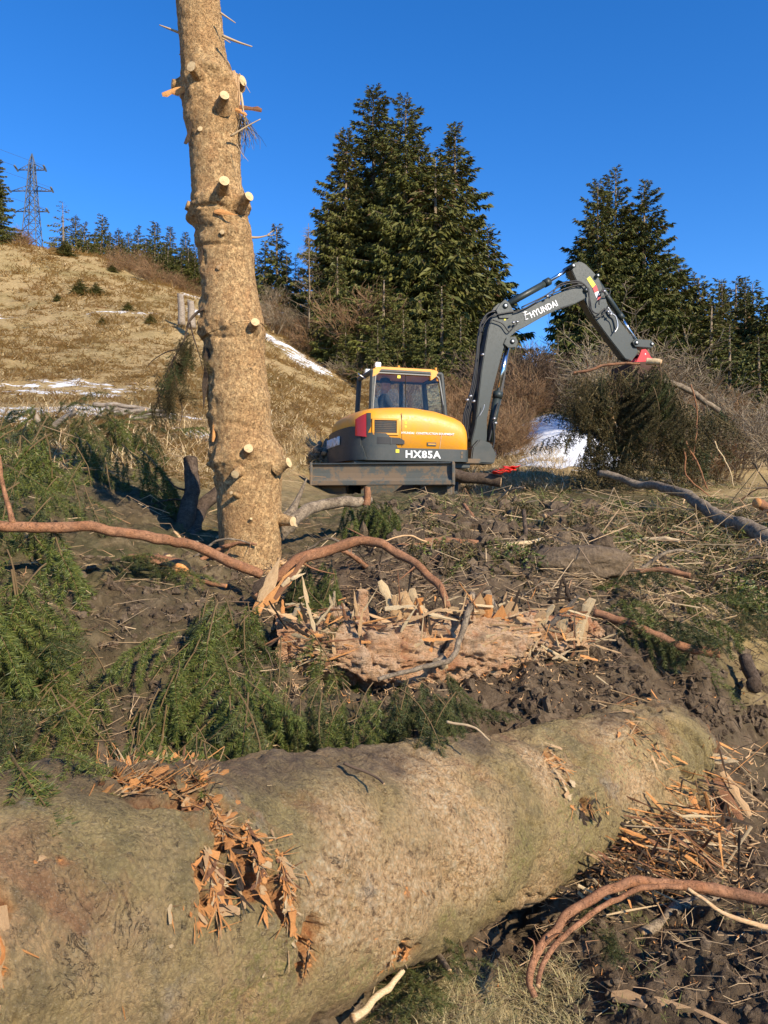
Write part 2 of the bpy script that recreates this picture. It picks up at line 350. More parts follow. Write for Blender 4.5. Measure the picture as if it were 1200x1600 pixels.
def base_h(x, y):
    r = np.maximum(np.hypot(x, y), 1.0); phi = np.arctan2(x, y); ph = np.clip(phi, -.72, .72)
    q = np.stack([ph, np.log(r)], 1); z = np.empty(len(q))
    for k in range(0, len(q), 40000):
        z[k:k + 40000] = (_feat(q[k:k + 40000], CTL) @ _w[:-1] + _w[-1])
    z *= np.maximum(1.0, r / 8)
    f = sstep(np.abs(phi), 1.0, 2.2); return z * (1 - f) + f * (-1.7 + r * 0.02)
# zones in world metres: x, y, rx, ry, weight
def blob(x, y, cx, cy, rx, ry, rot=0):
    c, s = math.cos(rot), math.sin(rot); dx, dy = x - cx, y - cy
    u = (dx * c + dy * s) / rx; v = (-dx * s + dy * c) / ry
    return np.clip(1.25 - np.sqrt(u * u + v * v), 0, 1) 
def zones(x, y):
    r = np.hypot(x, y)
    left = sstep(-x / np.maximum(y, .5), .02, .16)
    d = np.maximum(sstep(r, 13.5, 15.5), left * sstep(r, 7.6, 9.5))
    d = np.maximum(d, .9 * blob(x, y, .35, 2.35, .45, .35)); d = np.maximum(d, .8 * blob(x, y, 2.1, 6.4, .5, .9)); d = np.maximum(d, .8 * blob(x, y, 2.8, 5.9, .6, .8))
    lit = np.clip(sstep(r, 5.6, 7.2) + 1.0 * blob(x, y, 2.6, 7, 2.0, 2.0) + .8 * blob(x, y, -1.5, 4.5, 1.0, 1.6), 0, 1) * (1 - blob(x, y, 1.0, 5.9, .8, .7)) 
    sn = np.zeros_like(x)
    for (cx, cy, rx, ry, w) in [(-6.2, 15.0, 2.6, 1.3, .72), (-6.4, 12.6, .9, .8, 1.1), (-4.9, 15.0, 2.0, .9, .68), (-3.1, 12.9, .9, .9, .75), (-7.3, 17.8, 4.0, 2.2, .5), (-10.3, 30, 3.5, 1.6, .45), (-7.6, 33, 2.4, 3.0, .6),
                                (-5.2, 36, 3.6, 2.6, .62), (-3.4, 34, 2.0, 2.6, .6), (-2.3, 38, 2.4, 4.0, .66), (5.0, 23.5, 1.9, 5.6, 1.6), (4.3, 18.6, 1.3, 1.6, 1.1), (-9, 40, 5, 2, .5), (-15, 29, 2.6, 1.2, .45)]:
        sn = np.maximum(sn, w * blob(x, y, cx, cy, rx, ry))
    return d, np.clip(lit, 0, 1), sn
def fine_h(x, y):
    r = np.hypot(x, y); q = np.stack([x, y, np.zeros_like(x)], 1)
    d, lit, sn = zones(x, y); soil = (1 - d)
    n1 = fbm(q, 2.2, 4, 5); n2 = fbm(q, 11, 4, 9); n3 = np.abs(fbm(q, 6, 3, 21))
    n4 = fbm(q, 32, 3, 61); n5 = 1 - np.abs(fbm(q, 15, 3, 51)) * 2
    h = soil * (.07 * n1 + .045 * n2 + .04 * n3 + (.022 * n4 + .022 * n5) * (r < 9)) * sstep(14 - r, 0, 4)
    tuft = fbm(q, 1.6, 4, 31)
    h += d * (.09 * tuft + .05 * n1) * np.minimum(1, r / 12) + d * sstep(r, 16, 30) * .28 * fbm(q, .35, 3, 77)
    h += .03 * np.clip(sn * 2, 0, 1)
    flat = sstep(2.6 - np.hypot(x - .2, y - 13.6), 0, .8); h *= 1 - .6 * flat
    return h
def height(x, y):
    x = np.atleast_1d(np.asarray(x, float)); y = np.atleast_1d(np.asarray(y, float)); return base_h(x, y) + fine_h(x, y)
def gz(x, y): return float(height(x, y)[0])
def hit(px, py, y0=1.6, y1=70):
    """first point of the terrain along a line of sight; used to set things down where they stand"""
    Y = np.exp(np.linspace(math.log(y0), math.log(y1), 500)); kx = (px - 600) / F; kz = (800 - py) / F
    h = height(kx * Y, Y) - kz * Y; i = np.argmax(h > 0)
    if h[i] <= 0: i = len(Y) - 1
    return np.array([kx * Y[i], Y[i], kz * Y[i]])
def hits(px, py, y0=1.6, y1=70, n=260):
    px = np.asarray(px, float); py = np.asarray(py, float); Y = np.exp(np.linspace(math.log(y0), math.log(y1), n)); kx = (px - 600) / F; kz = (800 - py) / F
    X = kx[:, None] * Y[None]; YY = np.broadcast_to(Y, X.shape); h = (base_h(X.ravel(), YY.ravel())).reshape(X.shape) - kz[:, None] * Y[None]
    i = np.argmax(h > 0, 1); ok = h[np.arange(len(px)), i] > 0
    Yi = Y[i]; x, y = kx * Yi, Yi; return np.stack([x, y, height(x, y)], 1)[ok]

def build_ground():
    rs = np.concatenate([np.linspace(.25, 1.6, 14), np.exp(np.linspace(math.log(1.62), math.log(8), 280)), np.exp(np.linspace(math.log(8.08), math.log(60), 150)), np.exp(np.linspace(math.log(64), math.log(1500), 45))])
    a0 = rad(34); ph = np.concatenate([np.linspace(-math.pi, -a0, 50, endpoint=False), np.linspace(-a0, a0, 430), np.linspace(a0, math.pi, 50)[1:-1]])
    Pn = len(ph); R, A = np.meshgrid(rs, ph, indexing='ij'); x = (R * np.sin(A)).ravel(); y = (R * np.cos(A)).ravel()
    z = base_h(x, y) + fine_h(x, y); d, lit, sn = zones(x, y)
    q = np.stack([x, y, z], 1); nz = fbm(q, 1.5, 4, 41)
    d = np.clip(d + .5 * nz * (d > .05) * (d < .95), 0, 1); lit = np.clip(lit + .7 * nz - .05, 0, 1)
    i = np.arange(len(rs) - 1)[:, None] * Pn; j = np.arange(Pn)[None]; j2 = (j + 1) % Pn
    Q = np.stack([i + j, i + Pn + j, i + Pn + j2, i + j2], -1).reshape(-1, 4)
    V = np.vstack([q, [0, 0, base_h(np.array([0.]), np.array([.25]))[0]]]); c = len(V) - 1
    T = np.stack([np.full(Pn, c), j[0], j2[0]], 1)
    me = mesh('ground', V, [(Q, 0), (T, 0)], [M['ground']], True, {'dry': np.append(d, 0), 'litter': np.append(lit, 0), 'snow': np.append(sn, 0)})
    # upward facing
    o = link('ground', me); tag(o, kind='structure', label='churned brown soil rising into a dry grassy hillside')
    return o
build_ground()

# ---------------------------------------------------------------- grass blades (many small leaves in one object)
def blades(name, pos, L, w, lean, matl, label, cat='grass', nper=6, seed=1, flat=.5, down=None):
    r = np.random.default_rng(seed); n = len(pos) * nper
    b = np.repeat(pos, nper, 0) + r.normal(0, 1, (n, 3)) * np.array([1, 1, 0]) * np.repeat(L, nper)[:, None] * .35
    Ls = np.repeat(L, nper) * r.uniform(.5, 1.3, n); az = r.uniform(0, 2 * np.pi, n)
    hor = np.stack([np.cos(az), np.sin(az), np.zeros(n)], 1)
    if down is not None: hor = unit(hor + down)
    up = r.uniform(.1, 1, n) * lean
    d = unit(hor * (1 - flat * 0) + np.stack([0 * up, 0 * up, up], 1)); side = unit(np.cross(d, [0, 0, 1.0])) * (np.repeat(w, nper) * r.uniform(.6, 1.4, n))[:, None] * .5
    mid = b + d * Ls[:, None] * .55; tip = b + d * Ls[:, None] * .8 + hor * Ls[:, None] * .25; tip[:, 2] -= .05 * Ls
    V = np.stack([b - side, b + side, mid + side * .8, mid - side * .8, tip], 1).reshape(-1, 3); k = np.arange(n)[:, None] * 5
    me = mesh(name, V, [(k + np.array([[0, 1, 2, 3]]), 0), (k + np.array([[3, 2, 4]]), 0)], [matl], False)
    return tag(link(name, me), label, cat, kind='stuff')
def hill_grass():
    n = 16000; ph = rng.uniform(rad(-31), rad(8), n); r = np.exp(rng.uniform(math.log(8.5), math.log(50), n)); x, y = r * np.sin(ph), r * np.cos(ph)
    d, lit, sn = zones(x, y); k = (d > .45) & (sn * rng.uniform(.5, 1.3, n) < .5) & ~((x > -1.9) & (y < 17)) & (fbm(np.stack([x, y, 0 * x], 1), 1.1, 3, 4) > -.25)
    x, y = x[k], y[k]; p = np.stack([x, y, height(x, y)], 1); r = r[k]
    blades('dry_grass', p, .10 + .0035 * r, .006 + .0006 * r, .45, M['grass_dry'], 'matted golden dry grass covering the hillside', nper=7, down=np.array([.5, -.7, 0]), seed=3)
hill_grass()
def hill_tufts():
    n = 2600; ph = rng.uniform(rad(-30), rad(6), n); r = np.exp(rng.uniform(math.log(11), math.log(48), n)); x, y = r * np.sin(ph), r * np.cos(ph); d, lit, sn = zones(x, y); k = (d > .8) & (sn < .4) & (fbm(np.stack([x, y, 0 * x], 1), .3, 3, 14) > -.1) & ~((x > -1.9) & (y < 17)); x, y = x[k], y[k]
    blades('grass_clumps', np.stack([x, y, height(x, y)], 1), .18 + .006 * r[k], .010 + .0008 * r[k], 1.0, M['grass_dry'], 'taller brown grass clumps dotted over the hillside', nper=16, down=np.array([.5, -.7, 0]), seed=13)
hill_tufts()
# ---------------------------------------------------------------- shared splinter / flake shapes
def shard_mesh(name, seed, jag=.3, thick=.3, curl=0.0):
    r = np.random.default_rng(seed); n = 6; b = Bag(); xs = np.linspace(0, 1, n); V = []
    wp = (np.array([.55, 1, .95, .8, .55, .06]) if thick < .5 else np.array([.8, 1, .9, .8, .7, .4])) * (1 + r.uniform(-jag, jag, n))
    for k, x in enumerate(xs):
        wy = .5 * wp[k]; oy = r.uniform(-.12, .12); tz = thick * .5 * wp[k] * r.uniform(.6, 1.2); z = curl * x * x + r.uniform(-.03, .03)
        for sy, sz in ((-1, 0), (-.3, 1), (.5, .8), (1, 0), (.2, -1)):
            V.append((x, oy + sy * wy * (1 + r.uniform(-jag, jag) * .4), z + sz * tz))
    m = 5; i = np.arange(n - 1)[:, None] * m; j = np.arange(m)[None]; j2 = (j + 1) % m
    Q = np.stack([i + j, i + j2, i + m + j2, i + m + j], -1).reshape(-1, 4)
    V.append((0, 0, 0)); V.append((1.0, 0, curl)); jj = j[0]; jj2 = j2[0]
    T = np.vstack([np.stack([np.full(m, n * m), jj2, jj], 1), np.stack([np.full(m, n * m + 1), (n - 1) * m + jj, (n - 1) * m + jj2], 1)])
    return V, Q, T
SHV = [shard_mesh('s', k, .35, .3 if k % 2 else .5, [0, .12, -.1, .3][k % 4]) for k in range(6)]
_shc = {}
def shard_me(k, matn):
    key = (k % 6, matn)
    if key not in _shc:
        V, Q, T = SHV[k % 6]; _shc[key] = mesh('shard', V, [(Q, 0), (T, 0)], [M[matn]], False)
    return _shc[key]
def put_shard(name, parent, pos, d, up, L, w, t, matn, k, off=None):
    """orient X along d, Z toward up"""
    d = Vector(d).normalized(); y = Vector(up).cross(d)
    if y.length < 1e-3: y = Vector((0, 0, 1)).cross(d)
    y.normalize(); z = d.cross(y)
    Mx = Matrix(((d.x * L, y.x * w, z.x * t, pos[0]), (d.y * L, y.y * w, z.y * t, pos[1]), (d.z * L, y.z * w, z.z * t, pos[2]), (0, 0, 0, 1)))
    o = bpy.data.objects.new(name, shard_me(k, matn)); COL.objects.link(o)
    if parent is not None:
        Mx = Matrix.Translation(-Vector(parent.location)) @ Mx; o.parent = parent
    o.matrix_local = Mx
    return o

# ---------------------------------------------------------------- the big log across the foreground
LOGP = [(-2.6, .45, -1.04, .54), (-1.56, 1.345, -1.03, .49), (-.70, 2.175, -1.15, .415), (.46, 3.35, -1.345, .352), (1.36, 4.14, -1.36, .325), (1.66, 4.40, -1.42, .30)]
lp = cat_rom(np.array(LOGP), 420)
log_root = thing('fallen_trunk', (0, 2.6, -1.6), 'huge mossy brown fallen spruce trunk lying across the foreground', 'fallen tree')
_ax = lp[:, :3]; _rd = lp[:, 3]
_seg = np.concatenate([[0], np.cumsum(np.linalg.norm(np.diff(_ax, axis=0), axis=1))])
def hit_log(px, py):
    d = np.array([(px - 600) / F, 1, (800 - py) / F]); Y = np.linspace(.6, 5.5, 900); q = d[None] * Y[:, None]
    D = np.linalg.norm(q[:, None] - _ax[None, ::4], axis=2) - _rd[None, ::4]; m = D.min(1); i = int(np.argmax(m < 0))
    if m[i] >= 0: i = int(np.argmin(m))
    k = int(np.argmin(D[i])) * 4; nrm = unit(q[i] - _ax[k]); t = unit(_ax[min(k + 3, 419)] - _ax[max(k - 3, 0)]); nrm = unit(nrm - t * np.dot(nrm, t))
    return _ax[k] + nrm * _rd[k], nrm, t
# scars where the bark is torn: (px, py, radius m, depth)
SCARS = []
for x, y, r, dp in [(350, 1375, .085, .035), (330, 1395, .06, .02), (395, 1330, .07, .03), (425, 1372, .05, .03), (448, 1418, .045, .03), (310, 1250, .08, .035), (260, 1222, .08, .02), (200, 1212, .06, .02), (365, 1290, .05, .03),
                    (480, 1478, .05, .06), (500, 1500, .04, .05), (605, 1500, .07, .03), (640, 1490, .05, .02), (110, 1345, .012, .003), (868, 1175, .05, .03), (888, 1215, .035, .03),
                    (920, 1262, .05, .05), (5, 1480, .05, .03), (15, 1420, .05, .02), (960, 1330, .10, .05), (905, 1370, .07, .04), (1000, 1130, .06, .03), (640, 1395, .015, .004)]:
    q, n, t = hit_log(x, y); SCARS.append((q, r, dp))
LICH = [(hit_log(x, y)[0], r) for x, y, r in [(905, 1310, .22), (820, 1340, .16), (560, 1520, .16), (890, 1250, .16), (1000, 1180, .12), (400, 1560, .25), (700, 1440, .1), (960, 1190, .15)]]
TAN = [(hit_log(x, y)[0], r) for x, y, r in [(700, 1230, .30), (620, 1400, .32), (760, 1330, .28), (850, 1200, .2), (950, 1130, .25), (560, 1290, .2), (1000, 1200, .25), (820, 1420, .18), (520, 1430, .2), (640, 1200, .2)]]
def blog():
    n, s = 600, 230
    pp = cat_rom(np.array(LOGP), n)
    T, A, B = frames(pp[:, :3]); th = np.linspace(0, 2 * np.pi, s, endpoint=False)
    dirs = A[:, None] * np.cos(th)[None, :, None] + B[:, None] * np.sin(th)[None, :, None]
    base = (pp[:, None, :3] + dirs * pp[:, None, 3:4]).reshape(-1, 3)
    dd = dirs.reshape(-1, 3)
    h = .036 * fbm(base, 1.8, 3, 3) + .024 * fbm(base, 6, 4, 8) + .015 * fbm(base, 24, 4, 12) + .005 * fbm(base, 60, 2, 13)
    u = np.repeat(np.linspace(0, 1, n), s)
    # long diagonal wrinkles at the far end
    wr = np.abs(fbm(base * np.array([1, 1, .3]), 6, 3, 55)); h -= sstep(u, .66, .86) * .050 * (1 - sstep(wr, .0, .13)); h += .03 * fbm(base, 3.2, 2, 57) - .018 * (1 - sstep(np.abs(fbm(base, 4.5, 3, 59)), 0, .05)) * sstep(fbm(base, 2.0, 2, 58), 0, .2)
    # dark longitudinal checks
    cr = np.abs(fbm(base + .06 * fbm(base, 5, 3, 91)[:, None], 9, 2, 71)); cm = fbm(base, 2.4, 2, 72); h -= .007 * (1 - sstep(cr, 0, .035)) * sstep(cm, .05, .3)
    raw = np.zeros(len(base)); nz = fbm(base, 16, 4, 33)
    for q, r, dp in SCARS:
        d = np.linalg.norm(base - q, axis=1) * (1 + .0) + nz * r * 1.3; k = 1 - sstep(d, r * .55, r); raw = np.maximum(raw, k)
        h += -dp * 1.3 * k + dp * 1.1 * k * fbm(base, 35, 3, 63)
    raw = np.maximum(raw, sstep(u, .972, .99))
    h += sstep(u, .955, 1) * .05 * fbm(base, 9, 4, 14)
    li = np.zeros(len(base)); 
    for q, r in LICH: li = np.maximum(li, 1 - sstep(np.linalg.norm(base - q, axis=1) + .4 * r * fbm(base, 6, 3, 4), r * .3, r))
    ta = np.zeros(len(base))
    for q, r in TAN: ta = np.maximum(ta, 1 - sstep(np.linalg.norm(base - q, axis=1) + .6 * r * fbm(base, 4, 4, 44), r * .2, r * 1.15))
    nup = dd[:, 2]; mud = sstep(nup + .35 * fbm(base, 2.5, 4, 5) - .02, .86, 1.08) * sstep(u, .0, .2); mud = np.maximum(mud, sstep(u + .05 * fbm(base, 4, 3, 9), .84, .90) * sstep(nup, .62, .95))
    mud = np.maximum(mud, sstep(-nup, .55, .85) * .9); mud = np.maximum(mud, sstep(u + .06 * fbm(base, 6, 3, 19), .90, .97))
    h += mud * .02 * fbm(base, 22, 3, 6)
    V = base + dd * h[:, None] - np.array(log_root.location)
    i = np.arange(n - 1)[:, None] * s; j = np.arange(s)[None]; j2 = (j + 1) % s
    Q = np.stack([i + j, i + j2, i + s + j2, i + s + j], -1).reshape(-1, 4)
    e = (n - 1) * s; T_ = unit(pp[-1, :3] - pp[-2, :3]); cap = pp[-1, :3] + T_ * .12 - np.array(log_root.location); c0 = pp[0, :3] - np.array(log_root.location)
    V = np.vstack([V, cap, c0]); C = np.vstack([np.stack([np.full(s, e + s), e + j[0], e + j2[0]], 1), np.stack([np.full(s, e + s + 1), j2[0], j[0]], 1)])
    z = lambda a: np.append(a, [0, 0])
    me = mesh('bark', V, [(Q, 0), (C, 1)], [M['bark_log'], M['pulp']], True, {'raw': np.append(raw, [1, 1]), 'lichen': z(li), 'mud': z(mud), 'tan': z(ta)})
    link('bark', me, log_root)
blog()
# torn orange flakes standing proud along the break across the bark
def flakes(pts, n, L, w,  matn, seed, along=0.0, lift=.35, spread=.03, dirv=None, name='bark_flake', t=.5):
    r = random.Random(seed); n = int(n * 2.3)
    for k in range(n):
        u = r.random() * (len(pts) - 1); i = min(int(u), len(pts) - 2); f = u - i
        x = pts[i][0] * (1 - f) + pts[i + 1][0] * f; y = pts[i][1] * (1 - f) + pts[i + 1][1] * f
        q, nn, tt = hit_log(x + r.gauss(0, spread), y + r.gauss(0, spread)); b = np.cross(nn, tt)
        if b[2] > 0: b = -b
        a = r.gauss(0, .95) + along; d = b * math.cos(a) + tt * math.sin(a) + nn * r.uniform(.02, lift)
        if dirv is not None: d = d * .5 + np.array(dirv)
        l = r.uniform(L[0] * .5, L[1]); w_ = w; fib = r.random() < .5; l *= 1.25 if fib else .85; wn = w[0] * (.25 if fib else .5) + (w[1] * (.15 if fib else 1.0)) * r.random() ** 2; put_shard(name, log_root, q - nn * .006 - d * l * .3, d, nn + .4 * np.array([r.gauss(0, 1), r.gauss(0, 1), r.gauss(0, 1)]), l, wn, r.uniform(.004, .014), r.choice(matn) if isinstance(matn, list) else matn, k)
OR = ['wood_orange', 'wood_orange', 'wood_orange', 'wood_fresh', 'wood_fresh', 'wood_orange', 'bark_red', 'wood_pale', 'bark_dark']
flakes([(180, 1200), (235, 1207), (295, 1212), (320, 1240)], 130, (.05, .15), (.010, .03), OR, 1, .5, 1.5, 12)
flakes([(185, 1202), (230, 1205)], 50, (.06, .13), (.010, .03), OR, 41, .2, 2.2, 12)
flakes([(285, 1205), (320, 1215)], 50, (.06, .13), (.010, .03), OR, 42, .2, 2.0, 14)
flakes([(315, 1235), (335, 1262), (370, 1290), (420, 1340), (460, 1372)], 60, (.03, .10), (.008, .03), OR, 31, .4, .6, 11)
flakes([(345, 1280), (385, 1300), (420, 1345), (455, 1365)], 46, (.04, .10), (.010, .028), OR, 2, .3, .7, 9)
flakes([(335, 1330), (350, 1370), (345, 1410), (310, 1420)], 60, (.04, .10), (.012, .045), OR, 3, .2, .35, 14)
flakes([(440, 1380), (450, 1420), (462, 1460)], 26, (.04, .09), (.010, .026), OR, 4, .1, .4, 6)
flakes([(480, 1470), (505, 1500), (478, 1515)], 14, (.02, .05), (.008, .02), ['wood_fresh', 'bark_dark', 'wood_orange'], 5, .4, .5, 8)
flakes([(590, 1490), (625, 1495), (600, 1520)], 30, (.03, .07), (.010, .025), ['wood_orange', 'wood_fresh', 'wood_pale'], 6, .4, .5, 14)
flakes([(860, 1165), (880, 1200), (893, 1240)], 22, (.04, .10), (.010, .024), ['wood_fresh', 'wood_orange', 'wood_pale'], 7, 0, .4, 6)
flakes([(905, 1260), (935, 1255), (925, 1280)], 16, (.03, .08), (.010, .02), ['bark_dark', 'bark_dark', 'wood_orange'], 8, .4, .7, 8)
flakes([(980, 1110), (1010, 1150), (1030, 1190)], 22, (.06, .14), (.010, .02), ['wood_fresh', 'wood_orange', 'bark_dark'], 9, .3, .2, 10)
flakes([(90, 1345), (112, 1338)], 4, (.03, .05), (.010, .016), ['wood_fresh', 'wood_orange'], 10, 1.2, .05, 3)
flakes([(250, 1325), (285, 1315)], 7, (.02, .05), (.006, .014), ['wood_fresh', 'wood_pale'], 11, 1.2, .05, 5)
flakes([(640, 1385), (650, 1400)], 4, (.04, .06), (.01, .015), ['wood_orange'], 12, .1, .05, 3)
flakes([(-4, 1420), (-2, 1480), (-4, 1540)], 4, (.08, .14), (.02, .03), ['wood_fresh', 'wood_orange'], 13, .0, .1, 3)
flakes([(220, 1330), (600, 1250), (900, 1250)], 22, (.01, .028), (.003, .008), ['wood_pale', 'wood_orange'], 14, 1.2, .15, 130)
for (x0, y0, x1, y1, w_, mt) in [(2, 1425, 10, 1590, .05, 'wood_orange'), (-6, 1420, -2, 1590, .05, 'wood_fresh'), (12, 1440, 16, 1560, .025, 'wood_fresh'), (445, 1425, 452, 1462, .03, 'wood_orange'), (395, 1320, 418, 1350, .03, 'wood_orange')]:
    a, na, _ = hit_log(x0, y0); b_, nb, _ = hit_log(x1, y1); put_shard('bark_flake', log_root, a + na * .012, b_ + nb * .012 - a - na * .012, na, np.linalg.norm(b_ - a), w_, .022, mt, int(x0) % 5)
# splintered fibres fanning out of the broken far end
def fan():
    r = random.Random(21)
    for k in range(560):
        px = r.triangular(880, 1190, 1020); py = 1235 + (1130 - px) * .34 + r.gauss(45, 48) if k % 4 else r.uniform(1170, 1300)
        if py < 1175 and px < 1080: continue
        Y = 2.55 * 1200 * 1.0 / max(py - 440, 1) + r.uniform(-.15, .25); Y = min(max(Y, 3.2), 5.0); q = P(px, py, Y)
        g = gz(q[0], q[1]); q[2] = max(g + r.uniform(.0, .10), q[2] if q[2] < g + .42 else g + .1)
        d = np.array([.62, .25, -.35]) + np.array([r.gauss(0, .40), r.gauss(0, .40), r.gauss(0, .26)])
        l = r.uniform(.08, .42) * (1 if k % 3 else .6)
        put_shard('splinter', log_root, q - d * l * .5, d, (r.gauss(0, 1), -1, r.gauss(0, 1)), l, r.uniform(.003, .016), r.uniform(.003, .010), r.choice(['wood_pale', 'wood_fresh', 'wood_orange', 'wood_orange', 'bark_dark', 'bark_dark', 'bark_red']), k)
fan()
for (x0, y0, x1, y1, Y, w, mt) in [(1075, 1178, 1155, 1190, 4.2, .055, 'wood_pale'), (1130, 1205, 1172, 1275, 4.1, .05, 'wood_fresh'), (1120, 1215, 1160, 1282, 4.1, .06, 'bark_red'), (985, 1255, 1035, 1300, 3.9, .05, 'wood_pale'), (965, 1290, 990, 1345, 3.7, .04, 'wood_pale'),
                                (1060, 1300, 1150, 1350, 3.9, .05, 'wood_fresh'), (1100, 1330, 1170, 1382, 3.7, .03, 'wood_pale'), (1050, 1240, 1095, 1320, 4.0, .04, 'wood_orange'), (930, 1310, 915, 1365, 3.45, .03, 'wood_fresh'), (1075, 1235, 1110, 1300, 3.9, .03, 'wood_orange')]:
    a = P(x0, y0, Y); b = P(x1, y1, Y - .12); put_shard('splinter', log_root, a, b - a, (0, -1, .4), np.linalg.norm(b - a), w, .03, mt, int(x0))

# ---------------------------------------------------------------- the second trunk, stripped and shredded, behind the mud
log2 = thing('shredded_trunk', P(650, 1010, 4.2), 'bark-stripped pinkish trunk with shredded wood, half sunk in the mud behind the foreground trunk', 'fallen tree')
L2 = np.array([(*P(425, 1005, 3.95), .13), (*P(520, 1012, 4.05), .19), (*P(650, 1020, 4.15), .20), (*P(790, 1005, 4.3), .17), (*P(900, 990, 4.45), .12), (*P(940, 985, 4.5), .06)])
def log2_build():
    n, s = 260, 110; pp = cat_rom(L2, n); T, A, B = frames(pp[:, :3]); th = np.linspace(0, 2 * np.pi, s, endpoint=False)
    dirs = (A[:, None] * np.cos(th)[None, :, None] + B[:, None] * np.sin(th)[None, :, None]).reshape(-1, 3)
    base = np.repeat(pp[:, :3], s, 0) + dirs * np.repeat(pp[:, 3], s)[:, None]
    up = dirs[:, 2]; h = .05 * fbm(base, 5, 3, 3) * (up > -.5) + .05 * fbm(base * np.array([.28, 1, 1]), 26, 4, 8) + .03 * fbm(base * np.array([.4, 1, 1]), 70, 3, 2) - .04 * sstep(fbm(base, 3.1, 3, 90), .05, .3) - .03 * (1 - sstep(np.abs(fbm(base, 7, 2, 19)), 0, .12))
    V = base + dirs * h[:, None] - np.array(log2.location)
    i = np.arange(n - 1)[:, None] * s; j = np.arange(s)[None]; j2 = (j + 1) % s; Q = np.stack([i + j, i + j2, i + s + j2, i + s + j], -1).reshape(-1, 4)
    link('trunk', mesh('trunk', V, [(Q, 0)], [M['pulp']], True), log2)
log2_build()
def shardp(par, x0, y0, x1, y1, Y0, Y1, w, t, mt, k=0, name='splinter'):
    a = P(x0, y0, Y0); b = P(x1, y1, Y1); return put_shard(name, par, a, b - a, (0, -1, .3), np.linalg.norm(b - a), w, t, mt, k)
r_ = random.Random(5)
for k in range(260):
    px = r_.uniform(435, 935); py = r_.uniform(935, 1045); Y = 4.2 + (px - 650) * .001 - .17 - .05 * (1 - abs(py - 990) / 50)
    a = r_.choice([r_.gauss(0, .35), r_.gauss(3.14, .35), r_.gauss(1.57, .5)]); l = r_.uniform(.03, .20) * (1 if k % 3 else .5); d = np.array([math.cos(a) * 1.0, -.18, math.sin(a) * .8 + .1])
    put_shard('splinter', log2, P(px, py, Y), d, (r_.gauss(0, .5), -1, r_.gauss(0, .5)), l, r_.uniform(.005, .022), r_.uniform(.004, .012), r_.choice(['wood_fresh', 'wood_fresh', 'wood_pale', 'wood_orange', 'bark_dark', 'bark_red']), k)
for (x0, y0, x1, y1, w, mt) in [(628, 965, 592, 908, .05, 'wood_pale'), (638, 968, 630, 925, .07, 'wood_fresh'), (650, 968, 645, 920, .05, 'wood_pale'), (622, 968, 615, 930, .04, 'wood_fresh'), (660, 968, 655, 935, .05, 'wood_orange'),
                             (745, 965, 750, 925, .05, 'wood_fresh'), (758, 968, 765, 930, .05, 'wood_orange'), (740, 962, 735, 930, .04, 'wood_fresh'), (790, 1000, 800, 940, .08, 'wood_fresh'), (775, 1000, 785, 945, .07, 'wood_orange'), (806, 1000, 812, 965, .05, 'wood_fresh'),
                             (838, 985, 865, 945, .035, 'wood_pale'), (850, 988, 905, 930, .02, 'wood_weathered'), (875, 990, 890, 950, .04, 'wood_pale'), (900, 1000, 925, 935, .055, 'wood_pale'), (910, 1000, 915, 940, .04, 'wood_fresh'), (820, 990, 850, 955, .05, 'wood_fresh'),
                             (440, 975, 470, 950, .03, 'wood_pale'), (478, 960, 508, 968, .02, 'wood_pale'), (548, 975, 560, 945, .03, 'wood_fresh'), (600, 1050, 660, 1000, .03, 'wood_pale'), (560, 1030, 600, 1040, .05, 'wood_pale'), (640, 1050, 700, 1040, .04, 'wood_pale'), (890, 940, 880, 900, .02, 'bark_dark')]:
    shardp(log2, x0, y0, x1, y1, 4.08 + (x0 - 650) * .001, 4.02 + (x0 - 650) * .001, w * 1.3, .035, mt, int(x0))
def stub(par, px, py, Y, d, L, r0, r1, bark='bark_grey', cut='wood_cut', name='branch_stub', collar=1.5, tilt=0.25):
    """sawn branch stub: bark sleeve with a pale cut face of its own"""
    d = unit(np.array(d, float) + np.array([math.sin(px * 3.1), 0, math.cos(px * 1.7)]) * .22); L *= .55 + .6 * abs(math.sin(px * 7.7)); r0 *= .85; r1 *= .85 + .1 * math.sin(py); base = P(px, py, Y); n = 9; t = np.linspace(0, 1, n)
    rr = r1 + (r0 * collar - r1) * (1 - t) ** 2.2; pts = base + d * (t * L)[:, None]
    V, Q, C = tube(pts, rr, 14, lambda p, r, a, b: .12 * r * fbm(p.reshape(-1, 3), 40, 2, int(px)).reshape(r.shape), caps=False)
    V = V - np.array(par.location); o = link(name, mesh(name, V, [(Q, 0)], [M[bark]], True), par)
    ring = V[-14:]; c = ring.mean(0) + d * .001; C_ = np.vstack([ring, c]) - c; j = np.arange(14)
    me = mesh('cut_face', C_, [(np.stack([np.full(14, 14), j, (j + 1) % 14], 1), 0)], [M[cut]], False); link('cut_face', me, o, tuple(c))
    return o
stub(log2, 562, 975, 4.08, (-.1, -.15, 1), .16, .05, .033, 'pulp', 'wood_fresh')
stub(log2, 728, 965, 4.15, (.03, -.2, 1), .10, .045, .04, 'pulp', 'wood_fresh')
stub(log2, 782, 985, 4.25, (-.1, -.1, 1), .22, .045, .03, 'bark_grey', 'wood_cut')
stub(log2, 690, 1035, 3.98, (-.4, -.3, .2), .06, .03, .024, 'bark_grey', 'wood_cut')
stub(log2, 645, 975, 4.1, (.15, -.2, 1), .13, .06, .048, 'pulp', 'wood_cut')

